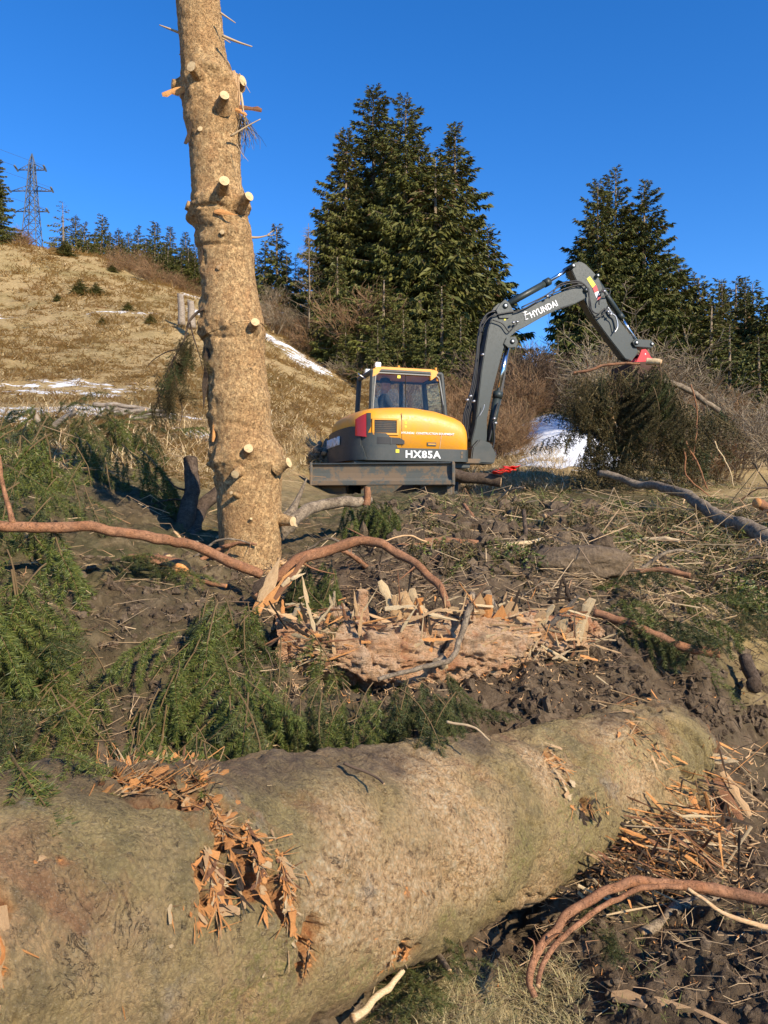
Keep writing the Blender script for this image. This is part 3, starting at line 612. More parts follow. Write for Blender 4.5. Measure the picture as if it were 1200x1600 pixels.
# ---------------------------------------------------------------- the standing limbed trunk
TY = 5.3
TP = [(394, 905, 52), (392, 880, 49), (390, 800, 49), (388, 740, 52), (386, 715, 55), (378, 680, 47), (371, 600, 47), (365, 530, 47), (362, 510, 49), (357, 440, 42), (352, 380, 43), (345, 345, 42), (342, 328, 47), (339, 300, 39), (336, 230, 39), (331, 180, 42), (327, 150, 41), (325, 125, 40), (318, 90, 35), (309, 0, 34), (300, -90, 32), (290, -200, 30)]
tr = thing('limbed_spruce_trunk', P(394, 905, TY), 'tall bare standing spruce trunk with sawn branch stubs and tan bark', 'tree trunk')
def trunk_build():
    pp = np.array([(*P(x, y, TY), w / F * TY) for x, y, w in TP]); n, s = 540, 110; q = cat_rom(pp, n)
    T, A, B = frames(q[:, :3]); th = np.linspace(0, 2 * np.pi, s, endpoint=False)
    dirs = (A[:, None] * np.cos(th)[None, :, None] + B[:, None] * np.sin(th)[None, :, None]).reshape(-1, 3)
    base = np.repeat(q[:, :3], s, 0) + dirs * np.repeat(q[:, 3], s)[:, None]
    h = .009 * fbm(base, 3, 3, 3) + .006 * fbm(base, 14, 4, 8) + .005 * fbm(base, 50, 3, 2)
    zz = base[:, 2]
    for py, am in ((135, .03), (170, .022), (325, .035), (368, .02), (520, .03), (625, .016), (725, .035)):
        z0 = (800 - py) / F * TY; h += am * .8 * np.exp(-((zz - z0) / .10) ** 2) * (.35 + 1.8 * fbm(base, 9, 3, 15)) 
    # torn bark edge on the shaded side
    tx = dirs[:, 0]; edge = sstep(-tx, .55, .8) * sstep(zz, -.1, .2) * (1 - sstep(zz, 1.9, 2.2)); h += edge * .035 * fbm(base, 14, 3, 30)
    for py, a0, wd in ((672, .15, .5), (395, -.1, .7), (340, .1, .6), (535, -.2, .5)):
        z0 = (800 - py) / F * TY + .05 * fbm(base, 5, 2, py); m = np.exp(-((zz - z0) / .014) ** 2) * np.exp(-((dirs[:, 0] - a0) / wd) ** 2) * (dirs[:, 1] < .2); h -= .022 * m
    V = base + dirs * h[:, None] - np.array(tr.location); i = np.arange(n - 1)[:, None] * s; j = np.arange(s)[None]; j2 = (j + 1) % s
    Q = np.stack([i + j, i + j2, i + s + j2, i + s + j], -1).reshape(-1, 4); link('trunk', mesh('trunk', V, [(Q, 0)], [M['bark_tan']], True), tr)
trunk_build()
fr = TY - .16
for (px, py, d, L, r0, r1) in [(312, 118, (-.25, -1, .25), .10, .055, .045), (347, 168, (.15, -1, .1), .10, .055, .042), (315, 206, (-.2, -1, .1), .05, .03, .022), (345, 306, (.15, -1, .35), .15, .055, .045), (374, 320, (.75, -.8, .1), .12, .05, .038),
                               (303, 326, (-1, -.5, .1), .05, .055, .04), (350, 365, (.1, -1, 0), .05, .03, .018), (395, 514, (.5, -1, .15), .12, .045, .038), (388, 707, (.1, -1, .1), .13, .045, .036), (375, 735, (-.15, -1, -.1), .14, .04, .03),
                               (432, 730, (.9, -.5, .2), .12, .05, .036), (376, 776, (-.4, -1, .25), .10, .025, .014), (392, 815, (.1, -1, .3), .05, .02, .012), (438, 812, (.9, -.7, .1), .10, .04, .034), (365, 722, (-.2, -1, 0), .03, .03, .02), (344, 735, (-.8, -.6, .1), .05, .05, .03), (372, 130, (.9, -.6, .2), .05, .055, .045), (280, 135, (-1, -.4, 0), .05, .05, .04)]:
    off = (px - np.interp(py, [t[1] for t in TP][::-1], [t[0] for t in TP][::-1])) / F * TY; R_ = np.interp(py, [t[1] for t in TP][::-1], [t[2] for t in TP][::-1]) / F * TY
    Y = TY - math.sqrt(max(R_ ** 2 - off ** 2, 0.0)) + .02
    stub(tr, px, py, Y, d, L, r0, r1, 'bark_tan', 'wood_cut')
# torn side stubs and bark shreds
for (x0, y0, x1, y1, w, mt) in [(290, 140, 253, 147, .055, 'wood_orange'), (372, 168, 409, 172, .045, 'bark_red'), (300, 190, 290, 225, .04, 'bark_dark'), (365, 110, 372, 165, .03, 'wood_fresh'), (372, 120, 374, 165, .02, 'wood_fresh'), (368, 170, 385, 180, .03, 'wood_orange'), (376, 145, 383, 190, .015, 'wood_pale'),
                                (335, 330, 372, 336, .03, 'wood_orange'), (325, 540, 318, 640, .04, 'bark_dark'), (338, 628, 346, 655, .045, 'wood_pale'), (334, 665, 350, 670, .03, 'wood_orange'), (345, 668, 375, 676, .025, 'wood_fresh'), (338, 650, 332, 690, .03, 'wood_orange'), (318, 385, 312, 410, .03, 'bark_dark'), (340, 420, 347, 412, .025, 'wood_fresh')]:
    cx = np.interp(y0, [t[1] for t in TP][::-1], [t[0] for t in TP][::-1]); R_ = np.interp(y0, [t[1] for t in TP][::-1], [t[2] for t in TP][::-1]) / F * TY; off = min(abs(x0 - cx) / F * TY, R_ * .97)
    Y = TY - math.sqrt(max(R_ ** 2 - off ** 2, 0)) - .015; a = P(x0, y0, Y); b = P(x1, y1, Y - .01); put_shard('bark_shred', tr, a, b - a, (0, -1, 0), np.linalg.norm(b - a), w, .03, mt, int(x0))
def thin(par, name, pts, r0, r1, matn, Y=None, sides=5):
    pts = np.array([P(*p) if len(p) == 3 else P(p[0], p[1], Y) for p in pts]); n = max(8, 4 * len(pts)); q = cat_rom(pts, n)
    V, Q, C = tube(q, np.linspace(r0, r1, n), sides); V = V - (np.array(par.location) if par is not None else 0)
    return link(name, mesh(name, V, [(Q, 0), (C, 0)], [M[matn]], True), par)
for pts, r0 in [([(283, 52), (262, 44), (249, 39)], .010), ([(344, 20), (356, 28), (368, 36)], .008), ([(347, 56), (372, 66), (394, 73)], .011), ([(347, 60), (352, 62), (360, 67)], .007), ([(390, 371), (405, 371), (421, 367)], .010), ([(418, 367), (424, 363), (428, 360)], .005), ([(418, 367), (424, 368), (430, 366)], .004), ([(360, 213), (385, 198), (407, 186)], .008), ([(370, 225), (378, 240), (388, 252)], .003),
                ([(365, 578), (378, 585), (377, 596)], .004), ([(362, 576), (378, 577), (395, 574)], .004), ([(358, 604), (370, 611), (378, 608)], .003), ([(350, 820), (370, 814), (392, 815)], .004), ([(374, 115), (385, 135), (391, 145)], .004), ([(280, 85), (300, 88), (320, 91)], .004)]:
    thin(tr, 'dead_twig', pts, r0, r0 * .35, 'twig_pale', Y=TY - .17 if pts[0][0] > 300 and pts[0][0] < 372 else TY)
# ---------------------------------------------------------------- spruces
def crown_mesh(H, R, seed, dens=24, whorl=.34, spray=.42, low=.03, skip=.1, pw=.8, brown=.05, droop=.38, ragged=.2):
    r = np.random.default_rng(seed); Ps = []; Ds = []; Ls = []; Br = []; bag = Bag(); h = low * H
    lop = r.uniform(.8, 1.15, 8)
    while h < H * .985:
        f = 1 - h / H; Rm = R * f ** pw * (1 if h > .1 * H else .8) + .12
        nb = 7 if f > .25 else 5
        a0 = r.uniform(0, 6.28)
        for k in range(nb):
            if r.random() < skip: continue
            az = a0 + k * 6.283 / nb + r.normal(0, .2); Lb = Rm * np.clip(r.normal(1, ragged), .45, 1.45) * lop[int(az / 6.283 * 8) % 8]
            n = max(4, int(Lb * dens)); t = r.uniform(.08, 1, n) ** .8; up = .45 * max(0, .35 - f) * 3
            o = np.array([math.cos(az), math.sin(az), 0]); s = np.array([-math.sin(az), math.cos(az), 0])
            dr = droop * r.uniform(.6, 1.3)
            z = (-dr * t + .30 * t * t) * Lb + up * Lb * t
            p = o * (Lb * t)[:, None] + s * (r.normal(0, .14, n) * Lb * (1.1 - t))[:, None]; p[:, 2] += h + z - r.uniform(0, .12, n)
            sd = r.choice([-1, 1], n) * r.uniform(.1, .9, n)
            d = unit(o * r.uniform(.3, .9, n)[:, None] + s * sd[:, None] + np.array([0, 0, -1]) * r.uniform(.15, 1.1, n)[:, None] * (.4 + .6 * min(1, f * 3)) + np.array([0, 0, 1]) * (.6 * max(0, .3 - f) * 3))
            Ps.append(p); Ds.append(d); Ls.append(spray * r.uniform(.5, 1.25, n) * min(1, .45 + Lb / 2.5)); Br.append(r.random(n) < brown * (3 if f < .28 else .5))
            if Lb > 1.0 and r.random() < .5: bag.tube(np.array([[0, 0, h], o * Lb * .5 + [0, 0, h - dr * Lb * .5 + .075 * Lb], o * Lb * .9 + [0, 0, h - dr * .9 * Lb + .24 * Lb]]), [.03, .02, .006], 3)
        h += whorl * r.uniform(.7, 1.3) * (1 if f > .2 else .75)
    Pn = np.vstack(Ps); D = np.vstack(Ds); L = np.concatenate(Ls); br = np.concatenate(Br); n = len(L)
    rv = r.normal(0, 1, (n, 3)); sd = unit(np.cross(D, rv)) * (L * r.uniform(.14, .26, n))[:, None]
    m = Pn + D * L[:, None] * .4; m[:, 2] += .03 * L; tip = Pn + D * L[:, None]; tip[:, 2] -= .12 * L
    # two leaves per spray crossing, jagged
    V = np.stack([Pn, m - sd, tip, m + sd * .6], 1).reshape(-1, 3); k = np.arange(n)[:, None] * 4
    F_ = np.concatenate([k + np.array([[0, 1, 2]]), k + np.array([[0, 2, 3]])]); b2 = np.concatenate([br, br])
    return mesh('crown', V, [(F_[~b2], 0), (F_[b2], 1)], [M['crown'], M['crown_brown']], False), bag, n
def trunk_tree(H, r0, bag=None):
    b = bag or Bag(); b.tube(np.array([[0, 0, -1.0], [0.05, 0, H * .4], [0, 0, H * .97]]), [r0, r0 * .65, .02], 8); return b.mesh('trunk', [M['bark_grey']])
SPR = {}
def spruce_variant(key, *a, **k):
    me, bag, n = crown_mesh(*a, **k); SPR[key] = (me, trunk_tree(a[0], a[0] * .014 + .03, bag), a[0]); return n
spruce_variant('A', 18, 3.2, 1, dens=100, skip=.05, pw=.72, spray=.27, ragged=.3, whorl=.32); spruce_variant('B', 18, 3.7, 2, dens=92, pw=.78, spray=.27, skip=.06, ragged=.3); spruce_variant('C', 18, 3.5, 3, dens=92, skip=.06, pw=.84, ragged=.32, spray=.28)
spruce_variant('D', 14, 3.0, 4, dens=38, pw=.75, ragged=.25); spruce_variant('S', 8, 1.9, 5, dens=85, spray=.27, pw=1.0, whorl=.32); spruce_variant('T', 8, 1.6, 6, dens=80, spray=.25, whorl=.28, pw=1.05)
spruce_variant('thin', 8, 1.7, 8, dens=26, spray=.34, whorl=.8, pw=.7, skip=.3, brown=.1)
def spruce(v, px, py_top, Y, py_base=None, rot=0, label='', group=None, wide=1.0, lean=0, name='spruce_tree'):
    top = P(px, py_top, Y); x = top[0]; zb = gz(x, Y) if py_base is None else (800 - py_base) / F * Y
    me, tm, H = SPR[v]; s = (top[2] - zb) / H
    o = thing(name, (x, Y, zb), label, 'tree', group); o.rotation_euler = (0, lean, rot); o.scale = (s * wide * 1.13, s * wide * 1.13, s)
    c = link('crown', me, o); t = link('trunk', tm, o); return o
GC = 'tall spruces behind the excavator'
spruce('A', 583, 128, 46, 640, 0.3, 'tallest dark spruce at the top left of the dense clump behind the yellow cab', GC, 1.0)
spruce('B', 634, 138, 43, 660, 1.9, 'broad olive spruce in the middle of the clump directly above the yellow cab', GC, .98)
spruce('C', 711, 180, 45, 660, 2.2, 'pointed spruce on the right of the clump, above the excavator boom base', GC, 1.08)
spruce('A', 541, 196, 44, 640, 3.3, 'lower spruce with flat top at the left edge of the clump behind the cab', GC, .98)
spruce('B', 606, 185, 47, 660, 4.3, 'spruce half hidden between the two tallest tops of the clump', GC, .9)
spruce('D', 680, 235, 42, 670, 5.3, 'spruce filling the gap between the middle and the pointed right tree', GC, 1.1)
spruce('D', 762, 345, 47, 660, .3, 'lower spruce on the right flank of the clump beside the boom', GC, 1.05)
spruce('S', 527, 395, 38, 620, .9, 'small dark spruce at the left foot of the clump on the snowy slope edge', GC, 1.1)
spruce('S', 600, 430, 36, 680, 2.9, 'small spruce low behind the cab roof, front of the clump', GC, 1.3)
spruce('S', 690, 440, 36, 690, 1.2, 'small spruce between the cab roof and the boom, front of the clump', GC, 1.3)
GR = 'spruces behind the raised arm'
spruce('C', 962, 250, 43, 720, 1.0, 'highest spruce of the right clump, directly above the excavator arm elbow', GR, 1.0)
spruce('B', 934, 272, 42, 720, 2.0, 'dark spruce at the left of the right clump, above the arm elbow', GR, .9)
spruce('C', 1007, 270, 43, 720, 3.2, 'spruce at the right of the clump with long feathered boughs facing open sky', GR, 1.05)
spruce('D', 905, 400, 41, 720, 4.2, 'lower dark spruce left of the elbow of the arm, against the sky gap', GR, .9)
spruce('D', 1045, 380, 44, 720, 1.2, 'lower spruce at the right foot of the right clump', GR, .95)
spruce('B', 985, 318, 46, 720, 5.0, 'broad spruce filling the middle of the right clump behind the arm', GR, 1.15); spruce('D', 1058, 405, 47, 720, 2.2, 'low spruce at the far right shoulder of the right clump', GR, 1.2); spruce('D', 918, 345, 45, 720, 0.4, 'slim spruce at the left shoulder of the right clump', GR, 1.0)
spruce('B', 655, 205, 50, 660, 2.7, 'spruce behind the middle of the clump above the cab, only its flank showing', GC, 1.1); spruce('D', 512, 300, 44, 640, 1.7, 'lower spruce at the far left shoulder of the clump', GC, .8)
k_ = 0
for px, pt, Y, v, w in [(1085, 418, 46, 'C', .75), (1165, 425, 44, 'C', .8), (1215, 432, 42, 'C', .9), (1128, 432, 43, 'C', .7), (1092, 425, 46, 'D', 1.0), (1124, 428, 50, 'D', .8), (1150, 432, 47, 'S', 1.1), (1176, 434, 45, 'D', 1.0), (1200, 470, 42, 'D', 1.1), (1112, 470, 41, 'S', 1.3), (1140, 500, 38, 'S', 1.2), (1185, 520, 35, 'S', 1.3), (1225, 440, 42, 'D', 1.2), (1070, 480, 43, 'S', 1.1)]:
    spruce(v, px, pt, Y, 745, k_ * 1.7, 'dark spruce in the dense row along the right edge beyond the bare bushes', 'dark spruces at the right edge', w); k_ += 1
for px, pt, Y, v, w in [(118, 336, 55, 'T', 1.1), (132, 346, 58, 'S', .9), (160, 334, 54, 'S', 1.1), (185, 357, 56, 'T', 1.1), (201, 362, 60, 'T', 1.0), (216, 352, 57, 'S', .9), (242, 344, 54, 'S', 1.1), (266, 353, 57, 'T', 1.1), (290, 360, 53, 'S', 1.0), (148, 362, 52, 'S', 1.0), (228, 372, 52, 'S', 1.0), (305, 380, 52, 'S', .9), (172, 366, 51, 'S', .9), (100, 368, 55, 'S', .9), (192, 372, 51, 'S', 1.0), (258, 378, 50, 'S', .95), (82, 378, 55, 'S', .8)]:
    x = (px - 600) / F * Y; pb = 800 - gz(x, Y) / Y * F; pb = max(min(pb, 475), 440)
    spruce(v, px, pt, Y, pb, px * .37, 'small distant spruce in the row along the crest of the grassy hill', 'distant spruces along the hill crest', w * 1.25, name='spruce_tree')
spruce('thin', 98, 314, 46, 412, .5, 'sparse half-bare spruce with separate level branches standing at the crest near the pylon', None, 1.2)
spruce('C', -8, 222, 42, 400, .5, 'dark spruce cut off by the left edge of the picture beside the pylon', None, 1.0)
for px, pt, Y, v, w in [(432, 348, 47, 'T', 1.2), (414, 372, 50, 'S', .9), (448, 392, 45, 'S', .9), (398, 392, 52, 'S', .8), (466, 415, 46, 'S', .9), (484, 455, 44, 'T', 1.2)]:
    spruce(v, px, pt, Y, 560, px * .7, 'spruce just right of the bare trunk, above the snow streak on the crest', 'spruces between the bare trunk and the big clump', w * 1.1)
# ---------------------------------------------------------------- leafless trees and bushes
def twiggy(seed, H, stems, spread, depth=4, r0=.03, kids=3, droop=0, zig=.12, up=.5):
    r = random.Random(seed); b = Bag(); out = []
    def grow(p, d, L, rr, lv):
        pts = [p]; q = p.copy(); dd = d.copy(); n = 3
        for k in range(n):
            dd = dd + np.array([r.gauss(0, zig), r.gauss(0, zig), r.gauss(0, zig) + .03 * up - droop]); dd = dd / np.linalg.norm(dd); q = q + dd * L / n; pts.append(q)
        b.tube(np.array(pts), np.linspace(rr, rr * .5, n + 1), 3, caps=False) if False else out.append((np.array(pts), np.linspace(rr, rr * .5, n + 1)))
        if lv > 0:
            for k in range(kids + (r.random() < .5)):
                t = r.uniform(.25, 1); i = min(int(t * n), n - 1); s = pts[i] + (pts[i + 1] - pts[i]) * (t * n - i)
                a = dd + np.array([r.gauss(0, .6), r.gauss(0, .6), r.gauss(.1 * up, .4)]); a /= np.linalg.norm(a); grow(s, a, L * r.uniform(.45, .75), rr * .5, lv - 1)
    for k in range(stems):
        a = r.uniform(0, 6.28); lean = r.uniform(.1, 1) * spread; d = np.array([math.cos(a) * lean, math.sin(a) * lean, 1]); d /= np.linalg.norm(d)
        grow(np.array([math.cos(a) * .15 * r.random(), math.sin(a) * .15 * r.random(), -.1]), d, H * r.uniform(.4, .6), r0, depth)
    for p, q in out:
        V, Q, C = tube(p, np.maximum(q, .006), 3, caps=False); b.add(V, (Q, 0))
    return b
BUSH = {}
for k in range(3): BUSH['red%d' % k] = twiggy(10 + k, 3, 9, .55, 3, .022, 4).mesh('branches', [M['twig_bush']], False)
for k in range(2): BUSH['grey%d' % k] = twiggy(20 + k, 4, 8, .6, 4, .035, 3).mesh('branches', [M['twig_grey']], False)
BUSH['dark0'] = twiggy(31, 3.4, 10, .6, 3, .02, 4).mesh('branches', [M['twig_dark']], False)
BUSH['larch'] = None
def larch(seed, H):
    r = random.Random(seed); b = Bag(); b.tube(np.array([[0, 0, -.5], [.1, 0, H * .5], [0, 0, H]]), [.13, .08, .02], 5)
    h = H * .18
    while h < H * .97:
        L = (1 - h / H) * H * .22 + .2
        for k in range(3):
            a = r.uniform(0, 6.28); o = np.array([math.cos(a), math.sin(a), .25]); p0 = np.array([0, 0, h]); b.tube(np.array([p0, p0 + o * L * .5, p0 + o * L + [0, 0, .15 * L]]), [.025, .016, .008], 3)
            for j in range(5):
                t = r.uniform(.2, 1); s = p0 + o * L * t; d = np.array([r.gauss(0, .5), r.gauss(0, .5), r.gauss(-.1, .4)]) * .45; b.tube(np.array([s, s + d * .5, s + d]), [.010, .009, .007], 3)
        h += H * .022
    return b.mesh('branches', [M['twig_grey']], False)
BUSH['larch'] = larch(4, 12)
def bush(key, px, py, Y, s, label, group, rot=None, name='bare_bush', cat='bush', sink=.2):
    x = (px - 600) / F * Y; z = gz(x, Y) if py is None else (800 - py) / F * Y; o = link(name, BUSH[key]); o.location = (x, Y, z - sink); o.rotation_euler = (0, 0, px * .13 if rot is None else rot); o.scale = (s, s, s * .95) if not isinstance(s, tuple) else s
    return tag(o, label, cat, group)
rb = random.Random(3)
for px, pt, Y, w in [(776, 500, 37, 1.0), (800, 525, 34, 1.1), (826, 545, 38, 1.0), (850, 540, 40, 1.0), (872, 520, 38, .9), (748, 520, 35, 1.2), (560, 470, 37, 1.1), (630, 480, 34, 1.3), (665, 500, 33, 1.2), (720, 490, 34, 1.2), (540, 500, 36, 1.1), (590, 500, 33, 1.1), (790, 470, 42, .8)]: spruce('S', px, pt, Y, None, px * .3, 'low dark young spruce filling the foot of the woods behind the excavator', 'young spruces at the foot of the woods', w)
gB = 'leafless reddish bushes behind the excavator'
for k in range(26):
    px = rb.uniform(690, 828); Y = rb.uniform(19, 30); bush('red%d' % (k % 3), px, None, Y, rb.uniform(.5, .85) * Y / 26, 'leafless reddish brown bush in the thicket between the boom and the snow patch', gB)
for k in range(12): bush('red%d' % (k % 3), rb.uniform(590, 700), None, rb.uniform(26, 34), rb.uniform(.55, .85), 'leafless brown bush at the foot of the spruce clump behind the cab', 'bare bushes under the spruce clump')
for k in range(10): bush('dark0', rb.uniform(770, 870), None, rb.uniform(30, 38), rb.uniform(.9, 1.4), 'dark bushy thicket below the sky gap between boom and arm', 'dark thicket bushes between boom and arm')
for k in range(26):
    px = rb.uniform(935, 1135); Y = rb.uniform(24, 34); bush(('red0', 'grey0', 'red2', 'grey1')[k % 4], px, None, Y, rb.uniform(.75, 1.25), 'pale leafless bush in the tall thicket right of the excavator arm', 'pale bare bushes right of the arm')
for k in range(10): bush(('grey0', 'grey1', 'red1')[k % 3], rb.uniform(1080, 1230), None, rb.uniform(16, 24), rb.uniform(.5, .8), 'thin pale leafless bush in front of the dark spruces at the right edge', 'bare bushes at the right edge')
for k in range(16): bush('red%d' % (k % 3), rb.uniform(170, 320), None, rb.uniform(40, 47), rb.uniform(.4, .7), 'low leafless reddish bush below the row of crest spruces', 'bare bushes on the hill crest')
for k in range(4): bush('red%d' % (k % 2), rb.uniform(30, 80), None, rb.uniform(42, 46), rb.uniform(.35, .5), 'bare grey bush at the crest under the pylon', 'bare bushes under the pylon')
for k in range(9): bush(('grey0', 'dark0', 'red1')[k % 3], rb.uniform(405, 500), None, rb.uniform(38, 44), rb.uniform(.5, .85), 'bare bush at the crest between the trunk and the big spruce clump', 'bare bushes by the snow streak')
for k in range(6): bush(('grey0', 'red1')[k % 2], rb.uniform(520, 590), 620 + k * 4, 36, rb.uniform(.5, .8), 'pale leafless shrub growing against the left side of the spruce clump', 'pale shrubs against the spruce clump')
bush('red0', 545, 560, 37, 1.5, 'tall bare pinkish tree against the dark left side of the spruce clump', None, name='bare_tree', cat='tree')
bush('larch', 482, 545, 42, .62, 'leafless larch standing against the sky left of the big spruce clump', None, name='larch_tree', cat='tree'); bush('larch', 462, 540, 46, .5, 'thin leafless larch nearest the right of the bare trunk', None, name='larch_tree', cat='tree')
bush('red1', 855, 640, 48, 1.9, 'bare pinkish tree top showing in the sky gap under the boom', None, name='bare_tree', cat='tree')
for k in range(22):
    px = 84 + k * 10.5; spruce('S' if k % 2 else 'T', px, 372 + (k * 37) % 23 + (px > 220) * 8, 49, max(min(800 - gz((px - 600) / F * 49, 49) / 49 * F, 480), 445), k * 1.3, 'young spruce in the dense low fringe in front of the crest row', 'young spruces along the crest', 1.5)
# low dark juniper tufts on the meadow
def tuftbush(px, py, s, label):
    q = hit(px, py, 8); o = link('low_bush', SPR['S'][0]); o.location = q - np.array([0, 0, .05]); o.scale = (.16 * s, .16 * s, .05 * s); tag(o, label, 'bush', 'low dark bushes on the meadow')
for px, py, s in [(125, 462, 2), (150, 462, 1.6), (100, 400, 2.2), (175, 425, 1.2), (160, 508, .9), (200, 485, 1), (90, 470, .9), (235, 505, 1)]: tuftbush(px, py, s, 'low dark green bush on the golden meadow')
# weathered stumps on the hill
def stump(px0, y0, px1, y1, Y, w, label):
    a = P(px0, y0, Y); b = P(px1, y1, Y); o = thing('weathered_stump', a, label, 'tree stump'); 
    for k in range(5):
        f = (k - 2) / 2; put_shard('splinter', o, a + np.array([f * w * .2, 0, -.1]), b - a + np.array([f * .04, 0, 0]), (0, -1, .2), np.linalg.norm(b - a) * (1 - .28 * abs(f)) * .9, w * .5, w * .4, 'wood_weathered', k * 2 + 1)
def post(px, y0, y1, Y, r0, label):
    a = P(px, y0, Y); b = P(px - 2, y1, Y); q = cat_rom(np.array([a - [0, 0, .3], a * .5 + b * .5, b]), 12); V, Q, C = tube(q, np.linspace(r0 * 1.2, r0 * .85, 12), 14, lambda p, r, u, t: .25 * r * fbm(p.reshape(-1, 3) * np.array([1, 1, .15]), 9, 2, 3).reshape(r.shape)); V = V.copy(); top = V[11 * 14:12 * 14]; top[:, 2] += np.abs(fbm(top, 6, 2, int(px))) * r0 * 2.2; o = thing('weathered_stump', a, label, 'tree stump'); link('wood', mesh('wood', V - a, [(Q, 0), (C, 0)], [M['wood_weathered']], True), o)
post(284, 496, 461, 28, .12, 'pale weathered upright stump just left of the bare trunk on the meadow'); post(300, 500, 472, 27, .12, 'shorter broken pale stump beside the bare trunk on the meadow')
# ---------------------------------------------------------------- power pylon far behind the crest
def pylon():
    Y = 250; o = thing('power_pylon', P(50, 430, Y), 'steel lattice power pylon on the skyline at the upper left', 'pylon'); mt = plain('galvanised_steel', (.10, .12, .15), .6, .2)
    s = Y / F; b = Bag(); Lo = np.array(o.location)
    def W_(z): return (9 if z < 60 else 9 - (z - 60) * .065) * .5
    def pt(x, y, z): return np.array([x * s, y * s, z * s])
    hs = [0, 25, 48, 68, 84, 100, 115, 130, 145, 158, 168, 176]
    def w(z): return np.interp(z, [0, 100, 176], [15, 8, 3.2])
    for sx in (-1, 1):
        for sy in (-1, 1): b.tube(np.array([pt(sx * w(z), sy * w(z), z) for z in hs] + [pt(0, 0, 190)]), .17, 4)
    for z0, z1 in zip(hs[:-1], hs[1:]):
        for sx, sy, tx, ty in ((-1, -1, 1, -1), (1, -1, 1, 1), (1, 1, -1, 1), (-1, 1, -1, -1)):
            b.tube(np.array([pt(sx * w(z0), sy * w(z0), z0), pt(tx * w(z1), ty * w(z1), z1)]), .11, 3); b.tube(np.array([pt(tx * w(z0), ty * w(z0), z0), pt(sx * w(z1), sy * w(z1), z1)]), .11, 3); b.tube(np.array([pt(sx * w(z0), sy * w(z0), z0), pt(tx * w(z0), ty * w(z0), z0)]), .1, 3)
    b.obj('lattice_mast', mt, o)
    for z, L in ((165, 22), (132, 33), (100, 26)):
        c = Bag()
        for sx in (-1, 1):
            for sy in (-1, 1): c.tube(np.array([pt(sx * 3, sy * 3, z), pt(sx * L, 0, z - 1)]), .14, 3)
            c.tube(np.array([pt(sx * 4, 0, z + 9), pt(sx * L, 0, z - 1)]), .14, 3)
            for f in (.3, .5, .7, .88): c.tube(np.array([pt(sx * L * f, 0, z + 9 * (1 - f)), pt(sx * L * (f - .12), 3 * (1 - f), z)]), .1, 3)
        c.obj('crossarm', mt, o)
        for sx in (-1, 1):
            i = Bag(); i.tube(np.array([pt(sx * L, 0, z - 2), pt(sx * L + 14, -40, z - 12)]), .35, 6); i.obj('insulator', mt, o)
    wr = Bag()
    for z, L in ((153, 22), (120, 33), (88, 26)):
        for sx in (-1, 1): wr.tube(np.array([pt(sx * L + 14, -40, z), pt(sx * L - 200, -600, z - 80)]), .05, 3)
    wr.obj('wire', mt, o)
pylon()
# ---------------------------------------------------------------- excavator
M['yellow'] = None
def paint(name, c, rough=.35, dirt=.25, dc=(.12, .09, .06)):
    t = MT(name, rough, .5); a = t.noise(4, 6, .65); b = t.noise(30, 5, .7)
    t.color(t.mix(t.math('MULTIPLY', t.ramp(t.math('ADD', a, t.math('MULTIPLY', b, .35)), [(.55 if dirt < .9 else .62, 0.0), (.8 if dirt < .9 else .70, 1.0)]), dirt), c, dc)); t.setin(t.b.inputs['Roughness'], t.ramp(b, [(.3, rough), (.7, rough + .25)])); return t.m
M['yellow'] = paint('yellow_paint', (.80, .33, .012), .34, .35, (.42, .25, .09)); M['dkgrey'] = paint('dark_grey_paint', (.028, .038, .038), .42, .25, (.12, .10, .08)); M['boom'] = paint('boom_paint', (.020, .031, .030), .36, .2, (.06, .06, .05))
M['black'] = plain('black_rubber', (.012, .012, .013), .5); M['chrome'] = plain('chrome', (.75, .76, .78), .18, 1.0); M['hose_metal'] = plain('hose_fitting', (.5, .5, .5), .35, .8); M['white'] = plain('white_print', (.8, .8, .78), .5); M['red'] = plain('red_paint', (.55, .02, .02), .4); M['lamp_red'] = plain('red_lamp', (.40, .012, .012), .15)
M['stickery'] = plain('yellow_sticker', (.8, .65, .03), .5); M['hivis'] = plain('green_label', (.45, .7, .35), .6); M['muddy'] = paint('muddy_steel', (.085, .09, .08), .8, .97, (.17, .12, .075)); M['rust'] = paint('rusty_steel', (.045, .022, .015), .8, .6, (.10, .05, .03))
def glass_mat():
    t = MT('cab_glass', .03, .5); t.nt.nodes.remove(t.b); g = t.new('ShaderNodeBsdfGlossy'); g.inputs['Roughness'].default_value = .02; tr = t.new('ShaderNodeBsdfTransparent'); tr.inputs[0].default_value = (.90, .93, .92, 1)
    fr = t.new('ShaderNodeFresnel'); fr.inputs[0].default_value = 1.28; m = t.new('ShaderNodeMixShader'); t.L(t.math('ADD', fr.outputs[0], .01), m.inputs[0]); t.L(tr.outputs[0], m.inputs[1]); t.L(g.outputs[0], m.inputs[2]); t.L(m.outputs[0], t.nt.nodes['Material Output'].inputs[0]); return t.m
M['glass'] = glass_mat()
XC = np.array([.21, 13.7, .05]); YAW = rad(17); cA, sA = math.cos(YAW), math.sin(YAW)
ex = thing('excavator', XC, 'orange-yellow and dark grey tracked excavator lifting a bundle of boughs', 'excavator')
def E(u, v, w): return (u * cA - v * sA, u * sA + v * cA, w)
def bp(px, py, vb):
    kx = (px - 600) / F; Y = (vb - XC[0] * sA + XC[1] * cA) / (-kx * sA + cA); X = kx * Y
    return ((X - XC[0]) * cA + (Y - XC[1]) * sA, (800 - py) / F * Y - XC[2])
